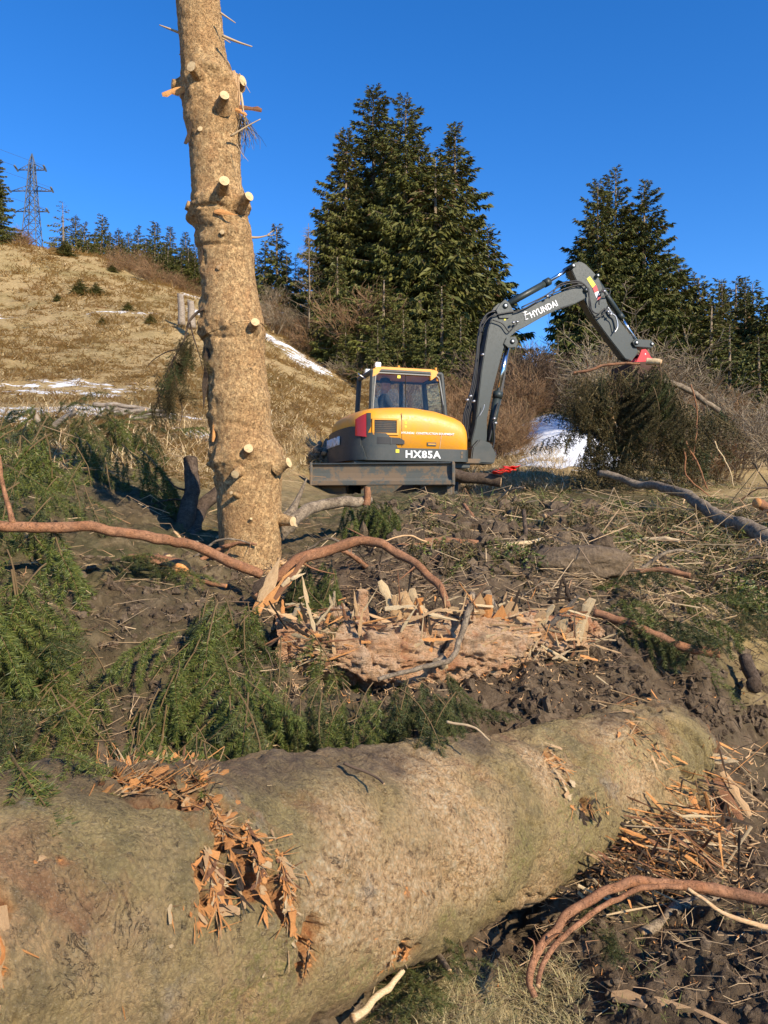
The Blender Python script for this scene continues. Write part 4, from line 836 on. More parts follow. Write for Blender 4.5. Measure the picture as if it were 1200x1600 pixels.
def prism(name, poly, v0, v1, matl, parent=ex, bev=.015, T=E):
    bm = bmesh.new(); a = [bm.verts.new(T(u, v0, w)) for u, w in poly]; b = [bm.verts.new(T(u, v1, w)) for u, w in poly]; n = len(poly)
    bm.faces.new(a); bm.faces.new(b[::-1])
    for i in range(n): bm.faces.new((a[i], b[i], b[(i + 1) % n], a[(i + 1) % n]))
    bmesh.ops.recalc_face_normals(bm, faces=bm.faces)
    if bev: bmesh.ops.bevel(bm, geom=bm.edges[:], offset=bev, segments=2, affect='EDGES', clamp_overlap=True)
    me = bpy.data.meshes.new(name); bm.to_mesh(me); bm.free(); me.materials.append(matl); return link(name, me, parent)
def pbox(name, u0, u1, v0, v1, w0, w1, matl, parent=ex, bev=.012): return prism(name, [(u0, w0), (u1, w0), (u1, w1), (u0, w1)], v0, v1, matl, parent, bev)
def rod(name, p0, p1, r, matl, parent=ex, sides=14, loc=True):
    b = Bag(); pts = [E(*p0), E(*p1)] if loc else [p0, p1]; b.tube(np.array(pts), r, sides); o = b.obj(name, matl, parent); 
    return o
def text(s, size, origin, ux, uz, matl, parent, ext=.004, bold=.0, shear=0, name='lettering', wid=1.0, sp=1.0):
    c = bpy.data.curves.new('t', 'FONT'); c.body = s; c.size = size; c.extrude = ext; c.offset = bold; c.shear = shear; c.space_character = sp; c.resolution_u = 2; o = bpy.data.objects.new('t', c); COL.objects.link(o); bpy.context.view_layer.update()
    me = bpy.data.meshes.new_from_object(o.evaluated_get(bpy.context.evaluated_depsgraph_get())); bpy.data.objects.remove(o); me.materials.clear(); me.materials.append(matl)
    q = link(name, me, parent); X = Vector(ux).normalized(); Z = Vector(uz).normalized(); N = X.cross(Z); Z = N.cross(X)
    q.matrix_local = Matrix(((X.x * wid, Z.x, N.x, origin[0]), (X.y * wid, Z.y, N.y, origin[1]), (X.z * wid, Z.z, N.z, origin[2]), (0, 0, 0, 1))); return q
# body outline in plan (u,v) run from front right, back along the right flank, round the tail, to the front left
def outline():
    pts = [(.98, -.92), (.93, -1.02), (.80, -1.05), (.2, -1.06), (-.35, -1.06), (-.70, -1.03), (-.88, -.93), (-1.0, -.72), (-1.07, -.35), (-1.09, 0), (-1.07, .35), (-1.0, .75), (-.85, 1.0), (-.5, 1.05), (.9, 1.05), (.98, .9)]
    return cat_rom(np.array([(*p, 0) for p in pts]), 120)[:, :2]
OUT = outline(); _s = np.concatenate([[0], np.cumsum(np.linalg.norm(np.diff(OUT, axis=0), axis=1))])
def atS(s): return np.stack([np.interp(s, _s, OUT[:, 0]), np.interp(s, _s, OUT[:, 1])], -1)
def topw(u): return np.interp(u, [-1.3, -1.05, -.7, -.3, 0, .4, .75, .98], [1.60, 1.62, 1.67, 1.70, 1.705, 1.66, 1.57, 1.46])
def shell(name, levels, matl, s0=0, s1=None, n=110, closed=True):
    """stack of rings; level = (fn(u)->w, inset)"""
    s1 = _s[-1] if s1 is None else s1; ss = np.linspace(s0, s1, n); q = atS(ss); T = np.gradient(q, axis=0); N = np.stack([-T[:, 1], T[:, 0]], 1); N = unit(N); cen = np.array([-.1, 0])
    if np.sum(N[n // 3] * (q[n // 3] - cen)) < 0: N = -N
    V = []
    for fn, ins in levels:
        p = q - N * ins
        for (u, v) in p: V.append(E(u, v, fn(u)))
    L = len(levels); i = np.arange(L - 1)[:, None] * n; j = np.arange(n if closed else n - 1)[None]; j2 = (j + 1) % n; Q = np.stack([i + j, i + j2, i + n + j2, i + n + j], -1).reshape(-1, 4); V = np.array(V); fs = [(Q, 0)]
    if closed:
        e = (L - 1) * n; V = np.vstack([V, [V[e:].mean(0)]]); V[-1][2] += .01; fs.append((np.stack([np.full(n, L * n), e + j[0], e + j2[0]], 1), 0))
    me = mesh(name, V, fs, [matl], True); bm = bmesh.new(); bm.from_mesh(me); bmesh.ops.recalc_face_normals(bm, faces=bm.faces); bm.to_mesh(me); bm.free(); return link(name, me, ex)
shell('engine_cover', [(lambda u: .80, .06), (lambda u: .80, 0), (lambda u: topw(u) - .26, 0), (lambda u: topw(u) - .16, .015), (lambda u: topw(u) - .09, .05), (lambda u: topw(u) - .04, .11), (lambda u: topw(u) - .01, .20), (lambda u: topw(u), .34)], M['yellow'])
def band(name, s0, s1, lo, hi, off, matl, n=60, parent=ex, th=.03):
    ss = np.linspace(s0, s1, n); q = atS(ss); T = np.gradient(q, axis=0); N = unit(np.stack([T[:, 1], -T[:, 0]], 1)); 
    if np.sum(N[n // 2] * (q[n // 2] - np.array([-.1, 0]))) < 0: N = -N
    tt = np.linspace(0, 1, n); lo_ = np.interp(tt, *zip(*lo)); hi_ = np.interp(tt, *zip(*hi)); V = []
    for o_, w_ in ((off - th, lo_), (off, lo_), (off, hi_), (off - th, hi_)):
        p = q + N * o_
        V += [E(p[k, 0], p[k, 1], w_[k]) for k in range(n)]
    i = np.arange(4)[:, None] * n; i2 = ((np.arange(4) + 1) % 4)[:, None] * n; j = np.arange(n - 1)[None]; Q = np.stack([i + j, i + j + 1, i2 + j + 1, i2 + j], -1).reshape(-1, 4)
    C = np.array([[0, n, 2 * n, 3 * n], [n - 1, 4 * n - 1, 3 * n - 1, 2 * n - 1]]); me = mesh(name, V, [(Q, 0), (C, 0)], [matl], False); bm = bmesh.new(); bm.from_mesh(me); bmesh.ops.recalc_face_normals(bm, faces=bm.faces); bm.to_mesh(me); bm.free(); return link(name, me, parent)
sTail0 = float(np.interp(-.50, -OUT[:60, 0][::1], _s[:60])) if False else 1.30
def s_of_u(u):  # along the right flank
    k = np.arange(60); return float(np.interp(-u, -OUT[k, 0], _s[k]))
sf = s_of_u
band('side_skirt', sf(.94), sf(-.32), [(0, .795), (1, .795)], [(0, 1.00), (1, 1.00)], .02, M['dkgrey'])
band('side_skirt', sf(-.32), sf(-.88), [(0, .795), (1, .795)], [(0, 1.02), (.15, 1.14), (.32, 1.235), (1, 1.245)], .022, M['dkgrey'])
cw = band('counterweight', sf(-.88), _s[-1] - 2.0, [(0, .80), (1, .80)], [(0, 1.20), (.03, 1.33), (.09, 1.36), (.5, 1.34), (1, 1.34)], .045, M['dkgrey'], 80, th=.06)
band('bumper_lip', sf(-.80), _s[-1] - 2.0, [(0, .80), (1, .80)], [(0, .80), (.03, 1.03), (1, 1.03)], .075, M['dkgrey'], 60)
band('tail_light', sf(-.81), sf(-.935), [(0, 1.17), (1, 1.20)], [(0, 1.55), (.5, 1.51), (1, 1.46)], .062, M['lamp_red'], 14)
band('tail_light_surround', sf(-.75), sf(-.81), [(0, 1.34), (1, 1.20)], [(0, 1.56), (1, 1.56)], .05, M['dkgrey'], 10)
g = band('engine_grille', sf(-.33), sf(-.70), [(0, 1.24), (1, 1.24)], [(0, 1.45), (1, 1.45)], .004, M['black'], 12, th=.01)
for a, b, lo, hi in ((-.30, -.33, 1.21, 1.48), (-.70, -.73, 1.21, 1.48)): band('grille_frame', sf(a), sf(b), [(0, lo), (1, lo)], [(0, hi), (1, hi)], .022, M['yellow'], 5)
for lo in (1.21, 1.45): band('grille_frame', sf(-.33), sf(-.70), [(0, lo), (1, lo)], [(0, lo + .03), (1, lo + .03)], .021, M['yellow'], 12)
for k in range(7): band('louvre', sf(-.335), sf(-.695), [(0, 1.25 + k * .029), (1, 1.25 + k * .029)], [(0, 1.257 + k * .029), (1, 1.257 + k * .029)], .012, M['muddy'], 6, th=.01)
band('vent', sf(-.20), sf(-.66), [(0, 1.06), (1, 1.06)], [(0, 1.12), (.18, 1.165), (1, 1.175)], .027, M['black'], 12, th=.01)
band('vent_bar', sf(-.42), sf(-.44), [(0, 1.06), (1, 1.06)], [(0, 1.17), (1, 1.17)], .033, M['dkgrey'], 4)
band('panel_gap', sf(-.235), sf(-.243), [(0, 1.02), (1, 1.02)], [(0, 1.58), (1, 1.58)], .003, M['black'], 4, th=.006)
band('door_handle', sf(.36), sf(.20), [(0, 1.045), (1, 1.045)], [(0, 1.105), (1, 1.105)], .012, M['dkgrey'], 6); band('door_handle', sf(.345), sf(.215), [(0, 1.065), (1, 1.065)], [(0, 1.085), (1, 1.085)], .022, M['yellow'], 5)
band('sticker', sf(-.155), sf(-.19), [(0, 1.40), (1, 1.40)], [(0, 1.44), (1, 1.44)], .004, M['stickery'], 3, th=.005); band('sticker', sf(-.155), sf(-.19), [(0, 1.34), (1, 1.34)], [(0, 1.37), (1, 1.37)], .004, M['stickery'], 3, th=.005); band('sticker', sf(-.29), sf(-.35), [(0, .92), (1, .92)], [(0, .975), (1, .975)], .026, M['stickery'], 3, th=.005)
for k in (0, 1): band('skirt_emblem', sf(.80), sf(.84), [(0, .85 + k * .07), (1, .85 + k * .07)], [(0, .90 + k * .07), (1, .90 + k * .07)], .026, M['muddy'], 4, th=.005)
ux = (cA, sA, 0)
text('HX85A', .165, E(-.19, -1.088, .845), ux, (0, 0, 1), M['white'], ex, .004, .005, .0, wid=1.12, sp=1.12)
text('HYUNDAI  CONSTRUCTION EQUIPMENT', .050, E(-.30 + .05, -1.067, 1.235), ux, (0, 0, 1), M['white'], ex, .003, .001, .15, wid=1.0).name = 'small_lettering'
text('HYUNDAI', .20, (*E(-1.135, .50, 1.30)[:2], 1.09), (sA * 1 , -cA * 1, 0), (0, 0, 1), M['white'], ex, .012, .006, wid=1.0)
pbox('floor_frame', -1.0, 1.05, -.9, .95, .70, .82, M['dkgrey']); b = Bag(); b.tube(np.array([(0, 0, .5), (0, 0, .72)]), .55, 30); b.obj('slew_ring', M['muddy'], ex)
pbox('step', .90, 1.22, -.95, -.45, .78, .86, M['muddy'], bev=.008)
# ---- cab on the far side of the machine
cab = bpy.data.objects.new('cab', None); COL.objects.link(cab); cab.parent = ex
U0, U1, V0, V1 = -.47, .98, .02, 1.0; B, TT = 1.25, 2.56
def cabpt(u, v, w):  # sides lean in a little toward the roof, windscreen leans back
    f = (w - 1.5) / 1.1; uu = u - .10 * max(f, 0) * (u > .5) + .06 * max(f, 0) * (u < 0); vv = v + (.03 * max(f, 0) if v < .5 else -.03 * max(f, 0)); return E(uu, vv, w if w < 1.5 else 1.5 + (w - 1.5) * .90)
def cprism(name, poly, v0, v1, m, bev=.01, parent=cab): return prism(name, poly, v0, v1, m, parent, bev, cabpt)
def bar(name, a, b, r, m, parent=cab):
    bg_ = Bag(); bg_.tube(np.array([cabpt(*a), cabpt(*b)]), r, 8); return bg_.obj(name, m, parent, False)
cprism('cab_base', [(U0, 1.2), (U1, 1.2), (U1, 1.42), (U0, 1.42)], V0, V1, M['dkgrey'])
for u, v in ((U0, V0), (U1, V0), (U0, V1), (U1, V1)): bar('pillar', (u, v, 1.35), (u, v, TT), .048, M['dkgrey'])
bar('pillar', (.42, V1, 1.35), (.42, V1, TT), .04, M['black'])
for v in (V0, V1): bar('roof_rail', (U0, v, TT), (U1, v, TT), .045, M['dkgrey'])
for u in (U0, U1): bar('roof_rail', (u, V0, TT), (u, V1, TT), .045, M['dkgrey'])
cprism('roof', [(U0 + .03, 2.555), (U1 - .02, 2.555), (U1 - .05, 2.63), (U1 - .16, 2.655), (U0 + .14, 2.655), (U0 + .02, 2.63)], V0 - .02, V1 + .02, M['yellow'], .02)
cprism('roof_edge', [(U1 - .10, 2.42), (U1 - .03, 2.42), (U1 - .03, 2.58), (U1 - .10, 2.58)], V0 - .012, V0 + .03, M['yellow'], .01)
for uu in (U0 + .05, U1 - .16): cprism('roof_corner', [(uu - .07, 2.42), (uu + .04, 2.50), (uu + .10, 2.60), (uu - .06, 2.60)], V0 - .045, V0 + .02, M['yellow'], .008)
def pane(name, pts, m=None):
    V = np.array([cabpt(*p) for p in pts]); n = np.cross(V[1] - V[0], V[2] - V[0]); n = n / np.linalg.norm(n) * .006; V8 = np.vstack([V, V + n]); return link(name, mesh(name, V8, [(np.array([[0, 1, 2, 3], [7, 6, 5, 4], [0, 4, 5, 1], [1, 5, 6, 2], [2, 6, 7, 3], [3, 7, 4, 0]]), 0)], [m or M['glass']], False), cab)
pane('side_window', [(U0 + .05, V0 + .01, 1.42), (U1 - .05, V0 + .01, 1.42), (U1 - .05, V0 + .01, 2.53), (U0 + .05, V0 + .01, 2.53)])
pane('rear_window', [(U0, V0 + .05, 1.42), (U0, V1 - .05, 1.42), (U0, V1 - .05, 2.53), (U0, V0 + .05, 2.53)]); pane('windscreen', [(U1, V0 + .05, 1.42), (U1, V1 - .05, 1.42), (U1, V1 - .05, 2.53), (U1, V0 + .05, 2.53)])
pane('door_window', [(.46, V1, 1.45), (U1 - .04, V1, 1.45), (U1 - .04, V1, 2.5), (.46, V1, 2.5)]); pane('door_window', [(U0 + .05, V1, 1.45), (.38, V1, 1.45), (.38, V1, 2.5), (U0 + .05, V1, 2.5)])
# light seal round the side window and a divider
def seal():
    c = []
    for (cu, cw, a0) in ((U1 - .14, 2.44, 0), (U0 + .13, 2.44, 90), (U0 + .10, 1.5, 180), (U1 - .08, 1.5, 270)):
        for k in range(5): a = rad(a0 + k * 22.5); c.append(cabpt(cu + .085 * math.cos(a), V0 - .028, cw + .085 * math.sin(a)))
    c.append(c[0]); b = Bag(); b.tube(np.array(c), .013, 6); b.obj('window_seal', plain('rubber_seal_grey', (.28, .28, .25), .6), cab)
seal(); bar('window_divider', (.20, V0 - .005, 1.42), (.20, V0 - .005, 2.52), .008, M['black'])
cprism('seat', [(-.25, 1.35), (.25, 1.35), (.27, 1.55), (-.22, 1.58)], .28, .78, M['black'], .03); cprism('seat_back', [(-.32, 1.5), (-.17, 1.5), (-.28, 2.12), (-.41, 2.10)], .30, .76, M['black'], .03)
for v in (.22, .84): cprism('console', [(-.1, 1.4), (.42, 1.4), (.46, 1.66), (-.1, 1.66)], v - .06, v + .06, M['black'], .02); bar('joystick', (.40, v, 1.66), (.42, v, 1.83), .018, M['black'])
cprism('label_plate', [(-.03, 1.47), (.07, 1.47), (.07, 1.62), (-.03, 1.62)], V0 - .012, V0 - .004, M['hivis'], 0); cprism('label_plate', [(-.14, 1.435), (.02, 1.435), (.02, 1.468), (-.14, 1.468)], V0 - .012, V0 - .004, M['hivis'], 0); cprism('label_plate', [(-.01, 2.44), (.10, 2.44), (.10, 2.50), (-.01, 2.50)], V0 - .012, V0 - .004, M['stickery'], 0)
cprism('monitor', [(.62, 1.62), (.66, 1.60), (.70, 1.84), (.66, 1.85)], .12, .32, M['black'], .01)
for u0, u1, v in ((-.40, -.30, .1), (-.40, -.3, .85)): cprism('work_lamp', [(u0, 2.66), (u1, 2.66), (u1, 2.76), (u0, 2.76)], v, v + .12, M['hose_metal'], .01)
for u in (.08, .9): bar('lifting_eye', (u, .05, 2.65), (u, .05, 2.70), .02, M['yellow'])
bar('handrail', (-.52, .3, 2.45), (-.62, .32, 2.52), .012, M['hose_metal']); bar('handrail', (-.62, .32, 2.52), (-.60, .6, 2.60), .012, M['hose_metal'])
# ---- boom, arm, rams (positions in the boom's own plane)
VB = -.22
def bq(pts, v=VB): return [bp(x, y, v) for x, y in pts]
boomp = bq([(731, 712), (733, 690), (739, 665), (748, 583), (754, 545), (759, 516), (765, 497), (772, 488), (797, 491), (828, 478), (857, 464), (885, 453), (902, 448), (912, 448), (917, 455), (913, 467), (893, 477), (870, 484), (842, 498), (816, 513), (802, 520), (793, 528), (788, 536), (783, 545), (775, 575), (765, 614), (757, 655), (757, 690), (757, 712)])
boom = prism('boom', boomp, VB - .115, VB + .115, M['boom'], bev=.012)
for dv in (-.145, .105):
    prism('boom_bracket', bq([(770, 488), (776, 478), (784, 471), (790, 476), (798, 490), (790, 500), (775, 500)]), VB + dv, VB + dv + .04, M['boom'], bev=.006)
    prism('ram_bracket', bq([(786, 530), (800, 528), (804, 536), (801, 545), (789, 546), (782, 540)]), VB + dv, VB + dv + .04, M['boom'], bev=.006)
prism('boom_foot', bq([(728, 724), (731, 700), (742, 688), (760, 694), (768, 712), (764, 726)]), VB - .22, VB + .22, M['dkgrey'], bev=.02)
prism('arm', bq([(887, 419), (893, 413), (903, 411), (911, 415), (920, 424), (931, 436), (938, 455), (945, 478), (965, 504), (986, 532), (993, 552), (982, 566), (972, 562), (945, 527), (920, 493), (908, 470), (898, 445)]), VB - .10, VB + .10, M['boom'], bev=.012)
def ram(n, a, m, b, rb_, rr, v, body=None):
    A, Mm, Bb = [bp(*p, v) for p in (a, m, b)]; A = (A[0], v, A[1]); Mm = (Mm[0], v, Mm[1]); Bb = (Bb[0], v, Bb[1]); o = rod(n, A, Mm, rb_, body or M['boom']); rod('piston_rod', Mm, Bb, rr, M['chrome'], o)
    d = np.array(Mm) - np.array(A); d /= np.linalg.norm(d); rod('gland', tuple(np.array(Mm) - d * .10), tuple(np.array(Mm) + d * .02), rb_ * 1.22, M['boom'], o); return o
ram('arm_cylinder', (785, 480), (857, 440), (889, 420), .062, .032, VB); ram('bucket_cylinder', (930, 436), (971, 497), (995, 534), .055, .028, VB - .02)
for dv in (0,): ram('boom_cylinder', (764, 690), (778, 614), (793, 541), .075, .04, VB - .05 + dv)
prism('ram_guard', bq([(776, 628), (786, 632), (800, 545), (797, 541), (790, 560)]), VB + .10, VB + .14, M['black'], bev=0)
for x, y, r in [(784, 481, .05), (889, 419, .045), (910, 456, .05), (927, 434, .035), (795, 536, .045), (987, 538, .045), (1011, 540, .04), (1000, 556, .03), (752, 705, .06), (760, 700, .04)]:
    u, w = bp(x, y, VB); rod('pin', (u, VB - .165, w), (u, VB + .165, w), r, M['boom']); rod('pin_cap', (u, VB - .171, w), (u, VB - .163, w), r * .5, M['white'])
prism('bucket_link', bq([(981, 537), (986, 532), (1010, 534), (1016, 540), (1011, 546), (985, 544)]), VB - .15, VB + .15, M['boom'], bev=.008)
for dv in (-.17, .13): prism('coupler', bq([(990, 560), (994, 549), (1001, 548), (1006, 555), (1009, 561), (1016, 564), (1016, 571), (984, 571)]), VB + dv, VB + dv + .04, M['red'], bev=.006)
prism('coupler', bq([(979, 573), (985, 568), (1016, 564), (1017, 569), (1000, 573)]), VB - .17, VB + .17, M['red'], bev=.004)
bk = prism('bucket', bq([(972, 571), (1014, 570), (1018, 600), (1008, 632), (985, 650), (955, 652), (935, 640), (926, 618), (930, 600), (950, 605), (970, 600)]), VB - .36, VB + .36, M['rust'], bev=.01)
for k in range(4): prism('bucket_tooth', bq([(930, 602), (921, 606), (924, 612), (932, 612)]), VB - .34 + k * .2, VB - .26 + k * .2, M['rust'], bk, 0)
# lettering and stickers on boom
n0 = bp(830, 497, VB - .12); n1 = bp(868, 479, VB - .12); dx = (n1[0] - n0[0]); dz = n1[1] - n0[1]; dirb = np.array(E(dx, 0, dz)); o0 = np.array(E(n0[0], VB - .118, n0[1])); text('HYUNDAI', .158, o0, dirb, (-dirb[2] * cA, -dirb[2] * sA, 1), M['white'], ex, .003, .004, wid=.84, sp=1.08)
lg = Bag()
for x0, y0, x1, y1 in ((816, 489, 823, 487), (818, 493, 827, 490), (820, 486, 821, 500), (820, 500, 825, 498)):
    a = bp(x0, y0, VB - .118); b_ = bp(x1, y1, VB - .118); lg.tube(np.array([E(a[0], VB - .118, a[1]), E(b_[0], VB - .118, b_[1])]), .012, 4)
lg.obj('boom_emblem', M['white'], ex)
prism('warning_sticker', bq([(912, 438), (917, 434), (926, 447), (921, 452)]), VB - .105, VB - .101, M['stickery'], bev=0); prism('reflector', bq([(921, 452), (927, 448), (934, 468), (929, 472)]), VB - .105, VB - .101, M['white'], bev=0); prism('reflector', bq([(921, 452), (927, 448), (930, 457), (924, 460)]), VB - .108, VB - .106, M['red'], bev=0); prism('reflector', bq([(928, 466), (932, 463), (934, 468), (929, 472)]), VB - .108, VB - .106, M['red'], bev=0); prism('warning_sticker', bq([(783, 499), (786, 499), (786, 503), (783, 503)]), VB - .120, VB - .116, M['stickery'], bev=0)
def hose(pts, r=.016, m='black', v=VB - .17, name='hose'):
    q = [E(bp(x, y, v)[0], v + (vv[0] if vv else 0), bp(x, y, v)[1]) for x, y, *vv in pts]; b = Bag(); b.tube(cat_rom(np.array(q), len(q) * 6), r, 6); return b.obj(name, M[m], ex)
for k in range(5):
    d = k * 2.6; hose([(727 + d, 690), (724 + d, 655), (730 + d, 630), (738 + d, 600), (744 + d * .6, 560), (748 + d * .5, 520), (754 + d * .6, 500), (766 + d, 488 - d * .3), (790 + d, 487 - d * .2)], .017, 'black', VB - .10 + .05 * k)
hose([(752, 520), (757, 505), (768, 494), (790, 489), (815, 484), (850, 465), (880, 452), (900, 446), (912, 446)], .013); hose([(815, 480), (850, 463), (870, 450), (885, 444), (905, 442), (916, 448), (922, 470), (925, 485), (935, 490), (945, 482)], .013); hose([(862, 462), (872, 446), (890, 440), (908, 441), (920, 455), (921, 478), (930, 495), (942, 492), (950, 478)], .013, 'black')
hose([(938, 462), (942, 452), (952, 452), (952, 460), (944, 462), (937, 468), (936, 476)], .012); hose([(950, 480), (956, 490), (962, 495), (965, 510), (960, 520)], .014, 'hose_metal'); hose([(944, 482), (952, 494), (958, 500), (962, 516)], .010, 'black'); hose([(770, 500), (785, 506), (795, 518), (802, 512), (808, 506)], .010)
hose([(764, 690), (768, 672), (772, 650), (778, 630)], .02, 'black', VB - .16); hose([(766, 712), (772, 690), (771, 660)], .018, 'black', VB - .2); hose([(749, 650), (755, 640), (757, 632)], .006, 'hose_metal', VB - .19)
for x, y in ((728, 626), (733, 620), (738, 628), (770, 655), (772, 662), (752, 555), (800, 505), (806, 504), (948, 488), (952, 492), (853, 464), (942, 456)): u, w = bp(x, y, VB - .19); rod('hose_fitting', (u, VB - .21, w), (u + .045, VB - .20, w + .02), .022, M['hose_metal'], sides=8)
# ---- undercarriage and dozer blade (turned a little from the upper works)
UY = rad(-8); cU, sU = math.cos(UY), math.sin(UY)
def UC(x, y, z): return (x * cU - y * sU, x * sU + y * cU, z)   # y toward the far side
def ubox(name, lo, hi, m, parent=ex, bev=.01):
    bm = bmesh.new(); bmesh.ops.create_cube(bm, size=1); 
    for v in bm.verts: v.co = (lo[0] + (v.co.x + .5) * (hi[0] - lo[0]), lo[1] + (v.co.y + .5) * (hi[1] - lo[1]), lo[2] + (v.co.z + .5) * (hi[2] - lo[2]))
    if bev: bmesh.ops.bevel(bm, geom=bm.edges[:], offset=bev, segments=1, affect='EDGES')
    for v in bm.verts: v.co = UC(*v.co)
    me = bpy.data.meshes.new(name); bm.to_mesh(me); bm.free(); me.materials.append(m); return link(name, me, parent)
ubox('track_frame', (-.5, -.8, .2), (.5, .8, .52), M['muddy'])
def track(sx):
    n = 44; L, R_ = 1.05, .30; per = []; 
    for k in range(n):
        s = k / n * (4 * L + 2 * math.pi * R_)
        if s < 2 * L: p = (-L + s, R_, 0)
        elif s < 2 * L + math.pi * R_: a = (s - 2 * L) / R_; p = (L + R_ * math.sin(a), R_ * math.cos(a), a)
        elif s < 4 * L + math.pi * R_: p = (L - (s - 2 * L - math.pi * R_), -R_, math.pi)
        else: a = (s - 4 * L - math.pi * R_) / R_; p = (-L - R_ * math.sin(a), -R_ * math.cos(a), math.pi + a)
        per.append(p)
    pts = np.array([UC(sx * .88, p[0], .33 + p[1]) for p in per + per[:1]]); b = Bag(); wv = np.array(UC(.22, 0, 0))
    V = []; m = len(per)
    for p in per:
        for s_, rr in ((-1, 0), (1, 0), (1, -.06), (-1, -.06)):
            V.append(UC(sx * .88 + s_ * .225, p[0] * (1 + rr * .0) + math.sin(p[2]) * rr, .33 + p[1] + math.cos(p[2]) * rr))
    i = np.arange(m)[:, None] * 4; i2 = ((np.arange(m) + 1) % m)[:, None] * 4; j = np.arange(4)[None]; j2 = (j + 1) % 4; b.add(np.array(V), np.stack([i + j, i + j2, i2 + j2, i2 + j], -1).reshape(-1, 4))
    for p in per:
        c, s_ = math.cos(p[2]), math.sin(p[2]); VV = [UC(sx * .88 + a * .225, p[0] + t * c + h * s_, .33 + p[1] - t * s_ + h * c) for a in (-1, 1) for t in (-.022, .022) for h in (0, .03)]
        b.add(np.array(VV), np.array([[0, 1, 3, 2], [4, 6, 7, 5], [0, 4, 5, 1], [2, 3, 7, 6], [1, 5, 7, 3]]))
    o = b.obj('track', M['muddy'], ex, False)
    for yy, rr, nm in ((-L, .24, 'idler'), (L, .24, 'sprocket'), (-.6, .1, 'roller'), (-.2, .1, 'roller'), (.2, .1, 'roller'), (.6, .1, 'roller')):
        q = Bag(); zc = .33 if rr > .2 else .13; q.tube(np.array([UC(sx * .88 - .18, yy, zc), UC(sx * .88 + .18, yy, zc)]), rr, 18); q.obj(nm, M['dkgrey'], o)
track(-1); track(1)
def blade():
    n = 9; o = Bag(); prof = [(-.01, .0), (.03, .08), (.045, .17), (.045, .26), (.03, .315)]; x0, x1 = -1.16, 1.10; y0, z0 = -1.62, .40
    V = []; 
    for x in (x0, x1):
        for dy, dz in prof: V.append(UC(x, y0 + dy, z0 + dz))
        for dy, dz in prof[::-1]: V.append(UC(x, y0 + dy + .04, z0 + dz))
    m = 10; j = np.arange(m); Q = np.stack([j, (j + 1) % m, m + (j + 1) % m, m + j], 1); o.add(np.array(V), Q); C = np.array([[4, 5, 6, 3], [3, 6, 7, 2], [2, 7, 8, 1], [1, 8, 9, 0]]); o.F.append((C, 0)); o.F.append((C[:, ::-1] + m, 0)); bl = o.obj('dozer_blade', M['muddy'], ex, False)
    ubox('blade_lip', (x0 - .01, y0 - .02, z0 - .03), (x1 + .01, y0 + .03, z0 + .05), M['muddy'], bl); ubox('blade_top_edge', (x0, y0 + .0, z0 + .30), (x1, y0 + .09, z0 + .33), M['dkgrey'], bl)
    ubox('blade_end_plate', (x1 - .02, y0 - .03, z0 - .03), (x1 + .02, y0 + .26, z0 + .34), M['muddy'], bl); ubox('blade_end_plate', (x0 - .02, y0 - .03, z0 - .03), (x0 + .02, y0 + .26, z0 + .34), M['muddy'], bl)
    for x in (-.45, .45): ubox('blade_arm', (x - .07, y0 + .06, z0), (x + .07, -.6, z0 + .14), M['muddy'], bl)
    ubox('blade_post', (x1 - .10, y0 + .05, .02), (x1 - .02, y0 + .16, z0 + .1), M['muddy'], bl)
    for k, (x, z) in enumerate([(-1.0, .62), (-.7, .58), (-.2, .55), (.1, .66), (.4, .56), (.8, .60)]): pass
blade()
